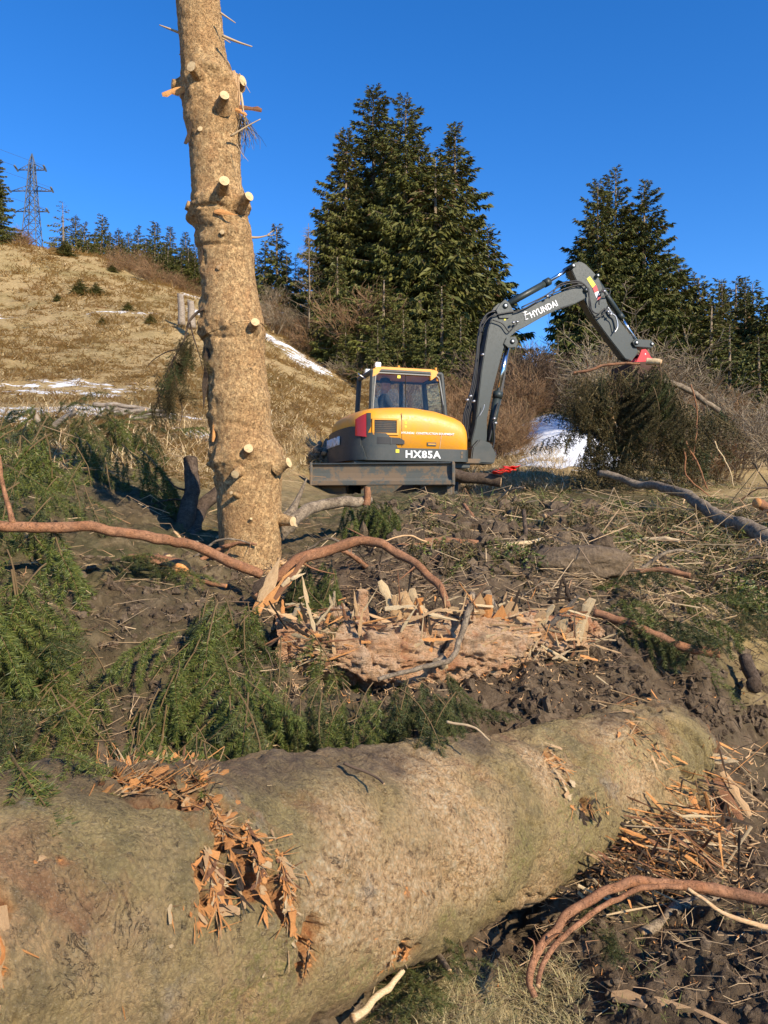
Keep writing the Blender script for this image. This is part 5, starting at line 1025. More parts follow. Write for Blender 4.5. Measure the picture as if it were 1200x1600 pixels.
# ---- the operator in the cab
def skin_fig(name, nodes, edges, matl, parent, sub=2, loc=(0, 0, 0)):
    me = bpy.data.meshes.new(name); me.from_pydata([n[0] for n in nodes], edges, []); o = link(name, me, parent); o.modifiers.new('skin', 'SKIN')
    if not me.skin_vertices: 
        bpy.context.view_layer.objects.active = o
    for v, n in zip(me.skin_vertices[0].data, nodes): v.radius = (n[1], n[1] if len(n) < 3 else n[2]); v.use_root = False
    me.skin_vertices[0].data[0].use_root = True; s = o.modifiers.new('sub', 'SUBSURF'); s.levels = sub; s.render_levels = sub; me.materials.append(matl); return o
def operator():
    c = np.array(XC); o = thing('person', c + np.array(E(-.08, .53, 1.57)), 'person in dark jacket and cap seated inside the yellow cab working the levers', 'person'); jk = plain('dark_jacket', (.022, .026, .035), .85); sk = plain('skin', (.50, .28, .19), .55)
    def Z(u, v, w): return E(u, v, w)
    me_nodes = [(Z(0, 0, .08), .15, .13), (Z(-.03, 0, .28), .14, .12), (Z(-.02, 0, .45), .16, .12), (Z(0, 0, .55), .06, .06), (Z(.0, -.18, .48), .065), (Z(.10, -.24, .26), .05), (Z(.38, -.27, .24), .035), (Z(.0, .18, .48), .065), (Z(.10, .24, .26), .05), (Z(.38, .29, .24), .035), (Z(.05, -.10, .06), .10), (Z(.42, -.12, .10), .075), (Z(.55, -.12, -.14), .055), (Z(.05, .10, .06), .10), (Z(.42, .12, .10), .075), (Z(.55, .12, -.14), .055)]
    skin_fig('body', me_nodes, [(0, 1), (1, 2), (2, 3), (2, 4), (4, 5), (5, 6), (2, 7), (7, 8), (8, 9), (0, 10), (10, 11), (11, 12), (0, 13), (13, 14), (14, 15)], jk, o)
    h = Bag(); th = np.linspace(0, math.pi, 18); 
    prof = [(0, -.135), (.035, -.125), (.062, -.085), (.076, -.03), (.082, .02), (.078, .07), (.055, .112), (.0, .128)]; n = 20; V = []
    for r, z in prof:
        for k in range(n):
            a = 2 * math.pi * k / n; x = r * 1.18 * math.cos(a); y = r * .93 * math.sin(a)
            if abs(a if a < math.pi else a - 2 * math.pi) < .2 and -.05 < z < .0: x += .022
            V.append(Z(.05 + x, y, .72 + z))
    L_ = len(prof); i = np.arange(L_ - 1)[:, None] * n; j = np.arange(n)[None]; j2 = (j + 1) % n; h.add(np.array(V), np.stack([i + j, i + j2, i + n + j2, i + n + j], -1).reshape(-1, 4)); h.tube(np.array([Z(-.0, 0, .50), Z(.02, 0, .63)]), .055, 10); hd = h.obj('head', sk, o)
    for s in (-1, 1):
        e = Bag(); e.tube(np.array([Z(.05, s * .074, .70), Z(.045, s * .090, .73)]), .022, 8); e.obj('ear', sk, hd); e = Bag(); e.tube(np.array([Z(.133, s * .028, .735), Z(.142, s * .028, .735)]), .010, 8); e.obj('eye', M['black'], hd)
        for f in range(4): q = Bag(); a = Z(.38, s * .28, .24); q.tube(cat_rom(np.array([Z(.38, s * (.26 + .018 * f), .245), Z(.425, s * (.255 + .018 * f), .265), Z(.44, s * (.262 + .015 * f), .235)]), 6), [.010, .010, .009, .009, .008, .007], 6); q.obj('finger', sk, o)
        q = Bag(); q.tube(np.array([Z(.36, s * .285, .24), Z(.41, s * .285, .24)]), [.03, .034], 8); q.tube(np.array([Z(.38, s * .255, .25), Z(.41, s * .25, .285)]), [.012, .009], 6); q.obj('hand', sk, o)
    e = Bag(); e.tube(np.array([Z(.136, -.02, .665), Z(.136, .02, .665)]), .006, 6); e.obj('mouth', M['red'], hd)
    V = []; 
    cp_ = Bag(); m = 16
    for r, z in ((.092, .755), (.094, .80), (.075, .845), (.03, .862)):
        for k in range(m): a = 2 * math.pi * k / m; V.append(Z(.045 + r * 1.12 * math.cos(a), r * .92 * math.sin(a), z))
    i = np.arange(3)[:, None] * m; j = np.arange(m)[None]; j2 = (j + 1) % m; cp_.add(np.array(V), np.stack([i + j, i + j2, i + m + j2, i + m + j], -1).reshape(-1, 4), ); cp_.F.append((np.array([[m * 3 + k for k in (0, 4, 8, 12)]]), 0)); cp_.box((.12, -.06, .752), (.21, .06, .762), Z); cp_.obj('cap', jk, o)
operator()
# ---------------------------------------------------------------- spruce boughs with needles
def bough_variant(seed, L=.85, hang=.3, spread=.36, dens=1.25, nl=.034, nw=.0034, sub=True, step=.078, curl=.2):
    r = np.random.default_rng(seed); rr = random.Random(seed); segs = []; stem = Bag()
    def curve(p, d, l, g, n=6):
        pts = [p]; d = np.array(d, float)
        for k in range(n): d = unit(d + np.array([rr.gauss(0, .06), rr.gauss(0, .06), rr.gauss(0, .05) - g / n]) ); p = p + d * l / n; pts.append(p)
        return np.array(pts)
    main = curve(np.zeros(3), [1, 0, .25 * curl], L, hang * .9, 12); stem.tube(main, np.linspace(.0048, .0012, 13), 5); segs.append((main[5:], 1))
    x = .08
    side = 1
    while x < .98:
        i = x * 12; k = min(int(i), 11); p = main[k] * (1 - i + k) + main[k + 1] * (i - k); T = unit(main[k + 1] - main[k]); side = -side
        prof = math.sin(min(1, x * 2.6 + .12) * math.pi / 2) * (1 - x) ** .75; l = spread * prof * rr.uniform(.75, 1.2) + .05
        d = unit(T * rr.uniform(.5, 1.0) + np.array([0, side, 0]) * rr.uniform(.4, .9) + np.array([0, 0, -hang * rr.uniform(.4, 1.3) + rr.gauss(0, .15)]))
        c = curve(p, d, l, hang * 1.3, 6); stem.tube(c, np.linspace(.0021, .0009, 7), 4); segs.append((c, 1)); 
        if sub:
            y = .15; s2 = 1
            while y < .95:
                i = y * 6; k = min(int(i), 5); q = c[k] * (1 - i + k) + c[k + 1] * (i - k); T2 = unit(c[k + 1] - c[k]); s2 = -s2
                lat = unit(np.cross(T2, [0, 0, 1.0])) * s2; d2 = unit(T2 * .8 + lat * .7 + np.array([0, 0, -hang * rr.uniform(.2, 1.0)])); l2 = (.07 + .13 * (1 - y) * min(1, l / .25)) * rr.uniform(.7, 1.3)
                c2 = curve(q, d2, l2, hang * .8, 3); stem.tube(c2, np.linspace(.0011, .0006, 4), 3); segs.append((c2, 1)); y += .115 / max(l, .06)
        x += step / L * rr.uniform(.7, 1.3)
    Pn = []; Dn = []
    for c, _ in segs:
        for a, b in zip(c[:-1], c[1:]):
            l = np.linalg.norm(b - a); m = max(1, int(l / .0021 * dens)); t = r.uniform(0, 1, m)[:, None]; T = unit(b - a); p = a + (b - a) * t
            rv = r.normal(0, 1, (m, 3)); rv = rv - T * (rv @ T)[:, None]; rv = unit(rv); rv[:, 2] = np.where(rv[:, 2] < 0, rv[:, 2] * .35, rv[:, 2]); Pn.append(p); Dn.append(unit(T * r.uniform(.35, .8, m)[:, None] + unit(rv)))
    p = np.vstack(Pn); d = np.vstack(Dn); n = len(p); l = nl * r.uniform(.7, 1.15, n); s = unit(np.cross(d, r.normal(0, 1, (n, 3)))) * (nw * .5 * r.uniform(.8, 1.3, n))[:, None]
    V = np.stack([p - s, p + s, p + d * l[:, None]], 1).reshape(-1, 3); F_ = np.arange(n)[:, None] * 3 + np.array([[0, 1, 2]])
    return (V, F_, stem, n)
BV = {}
def mk(key, mats, **k):
    V, F_, stem, n = bough_variant(**k)
    BV[key] = ([mesh('needles', V, [(F_, 0)], [M[m]], False) for m in mats], stem.mesh('stem', [M['twig_green']], False)); return n
tot = 0
for k in range(3): tot += mk('fan%d' % k, ['needle', 'needle_b'], seed=100 + k, L=.75, hang=.25, spread=.34)
for k in range(3): tot += mk('hang%d' % k, ['needle', 'needle_b', 'needle_dry'], seed=200 + k, L=.85, hang=1.0, spread=.40, dens=1.25)
for k in range(2): tot += mk('spray%d' % k, ['needle', 'needle_b'], seed=300 + k, L=.38, hang=.25, spread=.16, step=.05)
for k in range(3): tot += mk('comb%d' % k, ['needle', 'needle_b', 'needle_dry'], seed=700 + k, L=.62, hang=.95, spread=.46, dens=2.9, nl=.032, nw=.0038, sub=False, step=.050)
mk('far0', ['needle', 'needle_b', 'needle_dry'], seed=401, L=1.3, hang=.9, spread=.5, dens=.42, nl=.04, nw=.011, step=.055); mk('far1', ['needle', 'needle_b', 'needle_dry'], seed=402, L=1.1, hang=.5, spread=.45, dens=.42, nl=.04, nw=.011, step=.055)
mk('bare', ['twig_dark', 'twig_dark', 'twig_dark'], seed=403, L=.8, hang=.9, spread=.36, dens=.05, nl=.012)
print('needles', tot)
CO = [bough_variant(seed=500 + k, L=1.2, hang=(.9, .5, .8)[k], spread=.5, dens=.13, nl=.055, nw=.020, step=.085) for k in range(3)]
print('coarse', [c[3] for c in CO])
def brash(name, items, label):
    """many overlapping boughs too entangled to count, joined into one mass"""
    b = Bag(); 
    for (v, pos, d, s, roll, mi) in items:
        x = Vector(d).normalized(); y = Vector((0, 0, 1)).cross(x); y = y.normalized() if y.length > 1e-3 else Vector((0, 1, 0)); z = x.cross(y); R_ = np.array(Matrix((x, y, z)).transposed() @ Matrix.Rotation(roll, 3, 'X')) * s
        V, F_, st, n = CO[v]; b.add(V @ R_.T + pos, (F_, mi)); 
        for f, _ in st.F[::3]: pass
        SV = np.vstack(st.V); k = len(st.F) // 6 * 2; 
        b.add(SV @ R_.T + pos, *[(f, 3) for f, _ in st.F[:2 + k] if len(f)])
    return tag(link(name, b.mesh(name, [M['needle'], M['needle_b'], M['needle_dry'], M['twig_green']], False)), label, 'brash', kind='stuff')
def bough(key, pos, d, s, label, group, mi=0, roll=0.0, up=(0, 0, 1), name='spruce_bough', cat='spruce bough'):
    me, st = BV[key]; o = thing(name, pos, label, cat, group)
    x = Vector(d).normalized(); y = Vector(up).cross(x); y = y.normalized() if y.length > 1e-3 else Vector((0, 1, 0)); z = x.cross(y); R_ = Matrix((x, y, z)).transposed() @ Matrix.Rotation(roll, 3, 'X')
    o.rotation_euler = R_.to_euler(); o.scale = (s, s, s); link('needles', me[mi % len(me)], o); link('stem', st, o); return o
rb = random.Random(11)
# rows: (x range, y range, depth offset above ground, direction (mean dx, dy, dz), scale, count, variants, label, group)
def pile(n, x0, x1, y0, y1, lift, dmean, sc, keys, label, group, Yfix=None, mats=(0, 1), js=.5, yfun=None, ymax=30, mass=False):
    items = []
    for k in range(n):
        px = rb.uniform(x0, x1); py = rb.uniform(y0, y1) + (yfun(px) if yfun else 0)
        q = hit(px, py, 1.9, ymax) if Yfix is None else P(px, py, rb.uniform(*Yfix))
        if Yfix is None: q[2] = gz(q[0], q[1]) + rb.uniform(*lift)
        d = (dmean[0] + rb.gauss(0, js), dmean[1] + rb.gauss(0, js * .7), dmean[2] + rb.gauss(0, .12))
        if mass: items.append((rb.randrange(3), q, d, rb.uniform(*sc), rb.uniform(-.4, .4), rb.choice(mats)))
        else: bough(rb.choice(keys), q, d, rb.uniform(*sc), label, group, rb.choice(mats), rb.uniform(-.7, .7))
    if mass: brash('bough_litter', items, label)
FAN = ['fan0', 'fan1', 'fan2']; HANG = ['hang0', 'hang1', 'hang2']; SP = ['spray0', 'spray1']; COMB = ['comb0', 'comb1', 'comb2']
# front carpet spilling down the mud onto the big trunk
pile(10, 290, 410, 985, 1080, (.06, .22), (.15, -.7, -.30), (.6, .85), COMB * 2 + HANG, 'green spruce bough lying on the mud just in front of the bare trunk', 'boughs in front of the bare trunk')
pile(15, 60, 390, 1068, 1125, (.06, .2), (.15, -.7, -.30), (.6, .9), COMB * 2 + HANG, 'fresh green spruce bough in the carpet spilling onto the left of the big trunk', 'boughs spilling over the big trunk', mats=(0, 0, 1))
pile(12, -20, 120, 980, 1150, (.03, .14), (.3, -.6, -.3), (.5, .8), FAN, 'green spruce bough at the left edge above the big trunk', 'boughs at the left edge above the big trunk')
pile(22, 20, 400, 1075, 1140, None, (.1, -.45, -.5), (.6, .85), COMB * 2 + HANG, 'green spruce bough draped down onto the top of the big trunk at the left', 'boughs draped onto the trunk top', Yfix=(2.72, 2.98), js=.35)
pile(30, 380, 715, 1055, 1125, None, (.1, -.45, -.6), (.5, .72), COMB * 2 + HANG, 'dark green bough draped onto the trunk top in the middle', 'dark boughs draped onto the trunk middle', Yfix=(3.08, 3.38), mats=(1, 1, 0))
pile(12, 60, 400, 1120, 1160, None, (.1, -.35, -.6), (.42, .6), COMB, 'green sprig-covered bough end hanging over the near side of the big trunk top', 'bough ends over the trunk edge', Yfix=(2.55, 2.75))
pile(18, 330, 500, 975, 1060, (.10, .30), (.15, -.7, -.5), (.7, .95), COMB * 2 + HANG, 'drooping spruce bough below the base of the bare trunk', 'boughs hanging below the bare trunk', mats=(0, 0, 1))
pile(24, 400, 700, 1045, 1115, None, (.12, -.7, -.38), (.36, .55), HANG + COMB, 'dark drooping spruce bough lying below the pink stripped wood', 'dark boughs below the stripped wood', Yfix=(3.35, 3.75), mats=(1,))
pile(8, 640, 720, 1070, 1120, None, (.5, -.5, -.35), (.32, .45), FAN, 'dark spruce bough at the right end of the carpet of boughs', 'boughs at the right end of the carpet', Yfix=(3.3, 3.6), mats=(1,))
for px, py, d, s, k in [(105, 1175, (.7, -.5, .1), .5, 'spray0'), (215, 1180, (.6, -.6, -.2), .75, 'spray1'), (330, 1150, (.3, -.8, -.3), .8, 'spray0'), (130, 1120, (.1, -.9, -.4), .9, 'spray1'), (30, 1150, (.5, -.6, -.1), .9, 'spray0'), (265, 1130, (-.2, -.9, -.35), .9, 'spray1')]:
    q = hit_log(px, py)[0] + np.array([0, 0, .05]); bough(k, q, d, s, 'single small spruce sprig lying on the top edge of the big trunk', 'sprigs on top of the big trunk')
# left heaps
pile(28, -50, 80, 830, 1060, (.10, .40), (.25, -.6, -.5), (.85, 1.25), COMB * 2 + HANG, 'green spruce bough in the tall heap down the left edge', 'boughs in the heap down the left edge')
pile(44, -30, 250, 668, 775, (.15, .50), (.40, -.55, -.55), (1.0, 1.5), HANG + COMB * 2, 'drooping green spruce bough in the heap behind the long reddish branch', 'boughs in the upper left heap', mats=(0, 0, 1), ymax=9)
pile(6, -20, 140, 760, 830, (.1, .3), (.5, -.5, -.4), (.7, 1.0), HANG, 'spruce bough hanging just behind the long reddish branch', 'boughs just behind the reddish branch', ymax=8)
pile(4, 90, 200, 990, 1010, (.02, .06), (-.8, -.1, .02), (.45, .6), ['fan0', 'spray0'], 'flat spruce sprig pressed into the brown mud', 'sprigs pressed in the mud', js=.15)
pile(4, 160, 270, 880, 900, (.02, .06), (.8, -.1, -.02), (.5, .6), ['fan2', 'spray1'], 'spruce sprig on the mud under the cut orange stem', 'sprigs under the orange stem', js=.25)
# middle
for k in range(10): bough(rb.choice(COMB), P(rb.uniform(540, 605), rb.uniform(772, 800), rb.uniform(6.6, 7.1)), (rb.uniform(-.1, .9), -.6, -.25), rb.uniform(.75, .95), 'bushy drooping spruce bough under the dozer blade', 'boughs under the dozer blade', rb.choice((0, 0, 1)))
for k in range(10): bough(rb.choice(COMB), P(rb.uniform(440, 530), rb.uniform(870, 905), rb.uniform(4.6, 4.85)), (rb.uniform(-.5, .7), -.6, -.9), rb.uniform(.55, .75), 'spruce bough hanging below the arched brown branch', 'boughs under the arched branch', rb.choice((0, 1)))
for k in range(3): bough(rb.choice(HANG), P(rb.uniform(500, 540), rb.uniform(930, 960), 3.92), (rb.uniform(-.2, .2), -.3, -1), .5, 'sprig dangling in front of the stripped wood', 'sprigs in front of the stripped wood', 1)
for px, py in ((700, 1000), (690, 1030), (820, 830), (840, 870), (470, 800)): bough('spray0', hit(px, py) + np.array([0, 0, .08]), (rb.uniform(-1, 1), -.5, -.1), .9, 'small green sprig beside the broken branch stubs', 'small sprigs near the broken stubs', 0)
# scattered greens to the right and around the digger
pile(20, 960, 1130, 905, 1010, (.02, .10), (.3, -.5, -.15), (.7, 1.0), COMB + FAN, 'dark green bough flattened in the hollow right of the thin brown log', 'boughs right of the thin brown log', mats=(1, 0))
pile(74, 880, 1110, 745, 840, (.02, .18), (.1, -.6, -.2), (.7, 1.0), ['far0', 'far1'], 'green and brown boughs matted in the brash below the lifted bundle', None, mats=(0, 1, 2), mass=True)
pile(40, 1080, 1220, 800, 930, (.02, .2), (-.2, -.6, -.2), (.6, .9), ['far1', 'far0'], 'green boughs matted beside the grey felled log at the right', None, mats=(0, 1, 2), mass=True)
pile(84, 640, 920, 765, 880, (.02, .12), (.1, -.6, -.2), (.4, .7), ['far0', 'far1'], 'small boughs trodden into the soil in front of the excavator', None, mats=(0, 2, 2), mass=True)
pile(5, 560, 760, 1525, 1600, (.0, .05), (.3, -.3, .05), (.4, .6), FAN, 'dark bough on the ground at the foot of the big trunk', 'boughs at the foot of the big trunk', mats=(1,), js=.7)
pile(4, 900, 960, 1425, 1500, (.0, .05), (.3, -.3, .1), (.3, .45), SP, 'small sprig on the dark soil inside the curved branch', 'sprigs inside the curved branch', mats=(1,), js=.7)
pile(7, -20, 220, 690, 720, (.1, .25), (.2, .3, .3), (.8, 1.1), FAN, 'spruce bough sticking up along the top of the upper left heap', 'boughs topping the upper left heap', ymax=10)
pile(3, 230, 300, 660, 700, (.05, .2), (.2, -.6, -.1), (.8, 1.0), ['far0', 'fan0'], 'spruce bough on the grass left of the bare trunk', 'boughs on the grass left of the trunk', ymax=12)
bough('hang0', P(2, 1585, 1.45), (-.2, -.3, .5), .35, 'green sprig poking in at the bottom left corner', None, 0)
# bundle held by the machine
def bundle():
    it = []
    for k in range(150):
        a = rb.uniform(0, 6.28); px = rb.uniform(906, 1045); py = rb.uniform(568, 625) if k % 3 else rb.uniform(610, 700); px += (py - 600) * rb.uniform(-.15, .45)
        it.append((rb.randrange(3), P(px, py, rb.uniform(13.1, 14.6) if not (945 < px < 1015 and 585 < py < 655) else rb.uniform(14.2, 14.8)), (math.cos(a) * .8, math.sin(a) * .5 - .1, rb.uniform(-1.3, -.2)), rb.uniform(.45, .85), 0, rb.choice((1, 2, 2, 2, 2, 2))))
    brash('bough_bundle', it, 'dark drooping bundle of spruce boughs lifted by the excavator bucket')
    it = []
    for k in range(85):
        px = rb.uniform(900, 1090) if k % 2 else rb.uniform(900, 980); py = rb.uniform(610, 735); a = rb.uniform(0, 6.28); it.append((rb.randrange(3), P(px, py, rb.uniform(13.2, 15)), (math.cos(a) * .8, -.3, rb.uniform(-1.0, .1)), rb.uniform(.5, .9), 0, rb.choice((1, 2, 2))))
    for k in range(50):
        px = rb.uniform(1030, 1120); py = rb.uniform(625, 700); it.append((rb.randrange(3), P(px, py, rb.uniform(14, 16)), (rb.uniform(-.3, 1), -.3, rb.uniform(-1, -.1)), rb.uniform(.5, .9), 0, rb.choice((1, 2, 2))))
    brash('brash_heap', it, 'tangled heap of spruce boughs on the ground under the lifted bundle')
bundle()
for k in range(18):
    px = rb.uniform(900, 1060); bough(rb.choice(COMB), P(px, rb.uniform(562, 640), rb.uniform(12.8, 13.3)), ((px - 965) / 160 + rb.gauss(0, .2), -.2, -.9), rb.uniform(1.1, 1.7), 'ragged bough hanging off the outside of the lifted bundle', 'boughs hanging off the lifted bundle', rb.choice((1, 2, 2)))
# dark needle-less branch dangling from the standing trunk
def dangling():
    o = thing('dangling_dead_branch', P(318, 480, 5.2), 'dark nearly needleless branch dangling from the left side of the bare trunk', 'branch')
    for pts, r0 in [([(318, 482), (306, 490), (294, 505), (288, 530), (272, 560), (258, 590), (246, 630)], .012), ([(296, 500), (302, 525), (310, 550), (318, 580)], .007), ([(280, 545), (260, 550), (240, 562), (228, 575)], .006), ([(268, 565), (275, 600), (285, 640), (280, 665)], .006)]: thin(o, 'limb', pts, r0, .002, 'bark_dark', Y=5.15)
    rr = random.Random(5); loc = np.array(o.location)
    for k in range(64):
        t = rr.random(); x = 292 - 42 * t + rr.gauss(0, 9); y = 520 + 110 * t + rr.gauss(0, 8); c = link('side_shoot', BV['bare'][1], o); c.location = P(x, y, 5.15 + rr.gauss(0, .05)) - loc; x_ = Vector((rr.uniform(-.3, .6), rr.gauss(0, .3), -1)).normalized(); c.rotation_euler = x_.to_track_quat('X', 'Z').to_euler(); s = rr.uniform(.14, .27); c.scale = (s, s, s)
        n = link('needles', BV['hang1'][0][1 if k % 3 == 0 else 2], c)
dangling()
# wisps of lichen twigs by the top stubs
def wisp():
    b = Bag(); rr = random.Random(8)
    for k in range(46):
        a = P(376 + rr.gauss(0, 5), 185 + rr.gauss(0, 5), 5.25); p = [a]; d = np.array([rr.uniform(-.1, .7), rr.gauss(0, .2), rr.uniform(-1, -.1)]); 
        for j in range(4): d = unit(d + np.array([rr.gauss(0, .35), 0, -.25])); p.append(p[-1] + d * rr.uniform(.03, .07))
        b.tube(np.array(p), [.003, .0025, .002, .0015, .001], 3)
    o = b.mesh('hanging_twigs', [M['twig_grey']], False); link('hanging_twigs', o, tr, loc=-np.array(tr.location))
wisp()
# ---------------------------------------------------------------- sticks, branches, logs
def stick(pts, r0, r1, matn, label, Y=None, name='branch', cat='branch', group=None, sides=10, bump=.12, cut=None, twigs=0):
    P3 = np.array([P(*p) if len(p) == 3 else P(p[0], p[1], Y) for p in pts]); n = max(18, 12 * len(pts)); q = cat_rom(P3, n); rm = max(r0, r1); s_ = np.cumsum(np.append(0, np.linalg.norm(np.diff(q, axis=0), axis=1))); q = q + np.stack([fbm(np.column_stack([s_, s_ * 0 + k * 7.3 + pts[0][0] * .37, s_ * 0]), .9 / (rm * 8 + .05), 3, k) for k in range(3)], 1) * rm * 1.9; o = thing(name, P3[0], label, cat, group)
    V, Q, C = tube(q, np.linspace(r0, r1, n) * (1 + .22 * np.abs(fbm(np.column_stack([s_ / rm * .25, s_ * 0, s_ * 0]), 1, 2, 9))), sides, lambda p, r, a, b: bump * r * fbm(p.reshape(-1, 3), 18, 3, int(abs(pts[0][0]))).reshape(r.shape)); me = mesh('bark', V - P3[0], [(Q, 0), (C, 1)], [M[matn], M[cut or 'wood_fresh']], True); link('bark', me, o)
    rr = random.Random(int(pts[0][0] * 7 + pts[0][1]))
    for k in range(twigs):
        i = rr.randrange(n // 6, n - 1); a = q[i] - P3[0]; d = unit(np.array([rr.gauss(0, 1), rr.gauss(0, .6), rr.gauss(.2, .8)])); l = rr.uniform(3, 9) * r0; m = np.array([a, a + d * l * .5 + rr.gauss(0, .1) * l, a + d * l]); W_, Q2, C2 = tube(cat_rom(m, 6), np.linspace(r0 * .22, r0 * .06, 6), 4); link('twig', mesh('twig', W_, [(Q2, 0), (C2, 0)], [M[matn]], True), o)
    return o
stick([(-60, 822, 3.7), (0, 821, 3.75), (90, 821, 3.9), (180, 826, 4.0), (250, 842, 4.15), (310, 862, 4.35), (370, 887, 4.4), (408, 902, 4.5)], .024, .029, 'bark_red', 'long smooth reddish branch curving from the left edge to the foot of the bare trunk', twigs=3)
stick([(22, 818, 3.78), (14, 790, 3.8), (4, 745, 3.8), (-8, 700, 3.8)], .014, .008, 'bark_red', 'thin reddish shoot rising at the left edge above the long branch')
stick([(120, 868, 5.0), (180, 882, 4.8), (240, 888, 4.6), (295, 897, 4.45)], .040, .050, 'bark_red', 'thick cut stem with orange end lying on the mud under the long branch', cut='wood_orange')
stick([(200, 872, 4.55), (260, 882, 4.5), (315, 905, 4.4), (355, 912, 4.35)], .012, .012, 'bark_red', 'thin red-brown stick crossing just below the long branch', cut='wood_orange', twigs=3)
stick([(405, 925, 4.3), (425, 900, 4.35), (465, 876, 4.4), (510, 859, 4.5), (570, 853, 4.5), (625, 868, 4.45), (665, 898, 4.35), (700, 944, 4.22)], .038, .018, 'bark_red', 'arched brown branch springing from a splintered break right of the bare trunk', twigs=5)
for (x0, y0, x1, y1, w, mt) in [(405, 940, 440, 872, .07, 'wood_fresh'), (415, 945, 470, 880, .06, 'wood_orange'), (428, 935, 480, 868, .04, 'bark_red'), (400, 960, 425, 905, .05, 'wood_orange'), (440, 915, 470, 890, .03, 'wood_pale'), (455, 905, 478, 895, .02, 'wood_pale'), (395, 925, 430, 890, .04, 'bark_dark'), (430, 960, 410, 915, .03, 'wood_fresh'), (470, 955, 505, 968, .02, 'wood_pale')]:
    a = P(x0, y0, 4.25); b = P(x1, y1, 4.28); o = put_shard('splinter', None, a, b - a, (0, -1, .3), np.linalg.norm(b - a), w, .04, mt, x0); tag(o, 'orange torn splinter at the break of the arched brown branch', 'splinter', 'splinters at the arched branch break')
stick([(440, 845, 5.6), (470, 815, 5.7), (505, 795, 5.9), (550, 783, 6.1), (575, 779, 6.3)], .05, .034, 'bark_grey', 'grey-brown bent branch rising right of the bare trunk toward the blade')
stick([(571, 786, 6.2), (573, 772, 6.2), (574, 757, 6.2)], .03, .026, 'bark_red', 'upright sawn branch end with pale face below the dozer blade', cut='wood_cut')
stick([(450, 812, 6.5), (463, 785, 6.6), (481, 745, 6.7)], .045, .006, 'bark_grey', 'pointed pale splintered stake right of the bare trunk', cut='wood_pale')
stick([(436, 830, 5.4), (448, 822, 5.4)], .045, .045, 'bark_grey', 'short sawn block beside the right edge of the bare trunk', cut='wood_cut')
stick([(292, 735, 6.3), (290, 770, 6.2), (284, 805, 6.0), (276, 850, 5.8)], .05, .07, 'bark_dark', 'dark upright broken stem in the shade left of the bare trunk', cut='wood_orange', twigs=3)
stick([(340, 760, 6.5), (310, 790, 6.3), (296, 860, 5.6)], .05, .06, 'bark_dark', 'leaning dark root in the shade left of the bare trunk')
stick([(300, 850, 5.4), (322, 870, 5.3), (330, 905, 5.1), (322, 935, 4.9)], .055, .04, 'bark_grey', 'gnarled grey root bending down at the foot of the bare trunk')
stick([(205, 850, 5.3), (235, 860, 5.2), (262, 880, 5.0)], .045, .03, 'bark_dark', 'dark rotten branch half hidden behind the thick cut stem')
stick([(640, 846, 6.0), (700, 852, 6.0), (768, 856, 6.0)], .028, .030, 'bark_red', 'straight orange-brown stick lying level to the right of the arched branch', cut='wood_pale')
stick([(766, 856, 5.98), (800, 850, 6.0), (850, 839, 6.1)], .026, .012, 'wood_pale', 'pale peeled end of a stick lying on the soil mound')
stick([(930, 957, 4.95), (985, 975, 4.85), (1050, 998, 4.7), (1125, 1020, 4.6)], .024, .028, 'bark_red', 'thin brown log lying across the soil right of the stripped wood', cut='wood_orange', twigs=4)
stick([(738, 930, 4.2), (728, 965, 4.05), (716, 1000, 3.95), (700, 1030, 3.85), (650, 1048, 3.8), (590, 1068, 3.8)], .017, .011, 'bark_grey', 'crooked grey branch crossing in front of the pink stripped wood')
stick([(935, 748, 11.5), (1000, 752, 10.9), (1050, 765, 10.2), (1110, 795, 9.0), (1160, 818, 8.3), (1220, 848, 7.6)], .045, .08, 'bark_grey', 'long grey felled log slanting down to the right edge', name='felled_log', cat='log', sides=16, bump=.25, twigs=10)
stick([(1216, 798, 10), (1184, 787, 9.6)], .06, .06, 'bark_red', 'short cut log with bright orange end at the right edge, upper one', name='cut_log', cat='log', cut='wood_orange'); stick([(1236, 810, 9.4), (1199, 804, 9.0)], .05, .05, 'bark_red', 'short cut log with bright orange end at the right edge, lower one', name='cut_log', cat='log', cut='wood_orange')
stick([(1300, 1425, 2.9), (1200, 1406, 3.0), (1130, 1388, 3.05), (1060, 1376, 3.05), (1000, 1377, 3.0), (950, 1392, 2.92), (905, 1420, 2.82), (862, 1458, 2.72), (836, 1495, 2.62), (830, 1520, 2.56), (840, 1545, 2.52)], .025, .010, 'bark_red', 'thick reddish branch arching over the dark soil at the lower right', twigs=4)
stick([(1060, 1382, 3.0), (1000, 1390, 2.95), (950, 1410, 2.88), (905, 1445, 2.78), (870, 1480, 2.68), (850, 1512, 2.6), (846, 1545, 2.5)], .010, .008, 'bark_red', 'thinner branch running alongside inside the thick arching one'); stick([(1290, 1450, 2.8), (1200, 1444, 2.85), (1140, 1436, 2.85), (1075, 1392, 2.9)], .011, .006, 'wood_fresh', 'thin pale shoot crossing below the arching branch at the lower right')
stick([(1230, 1455, 3.3), (1150, 1432, 3.25), (1060, 1428, 3.2), (990, 1440, 3.1)], .035, .02, 'bark_grey', 'half buried grey root under the arching branch')
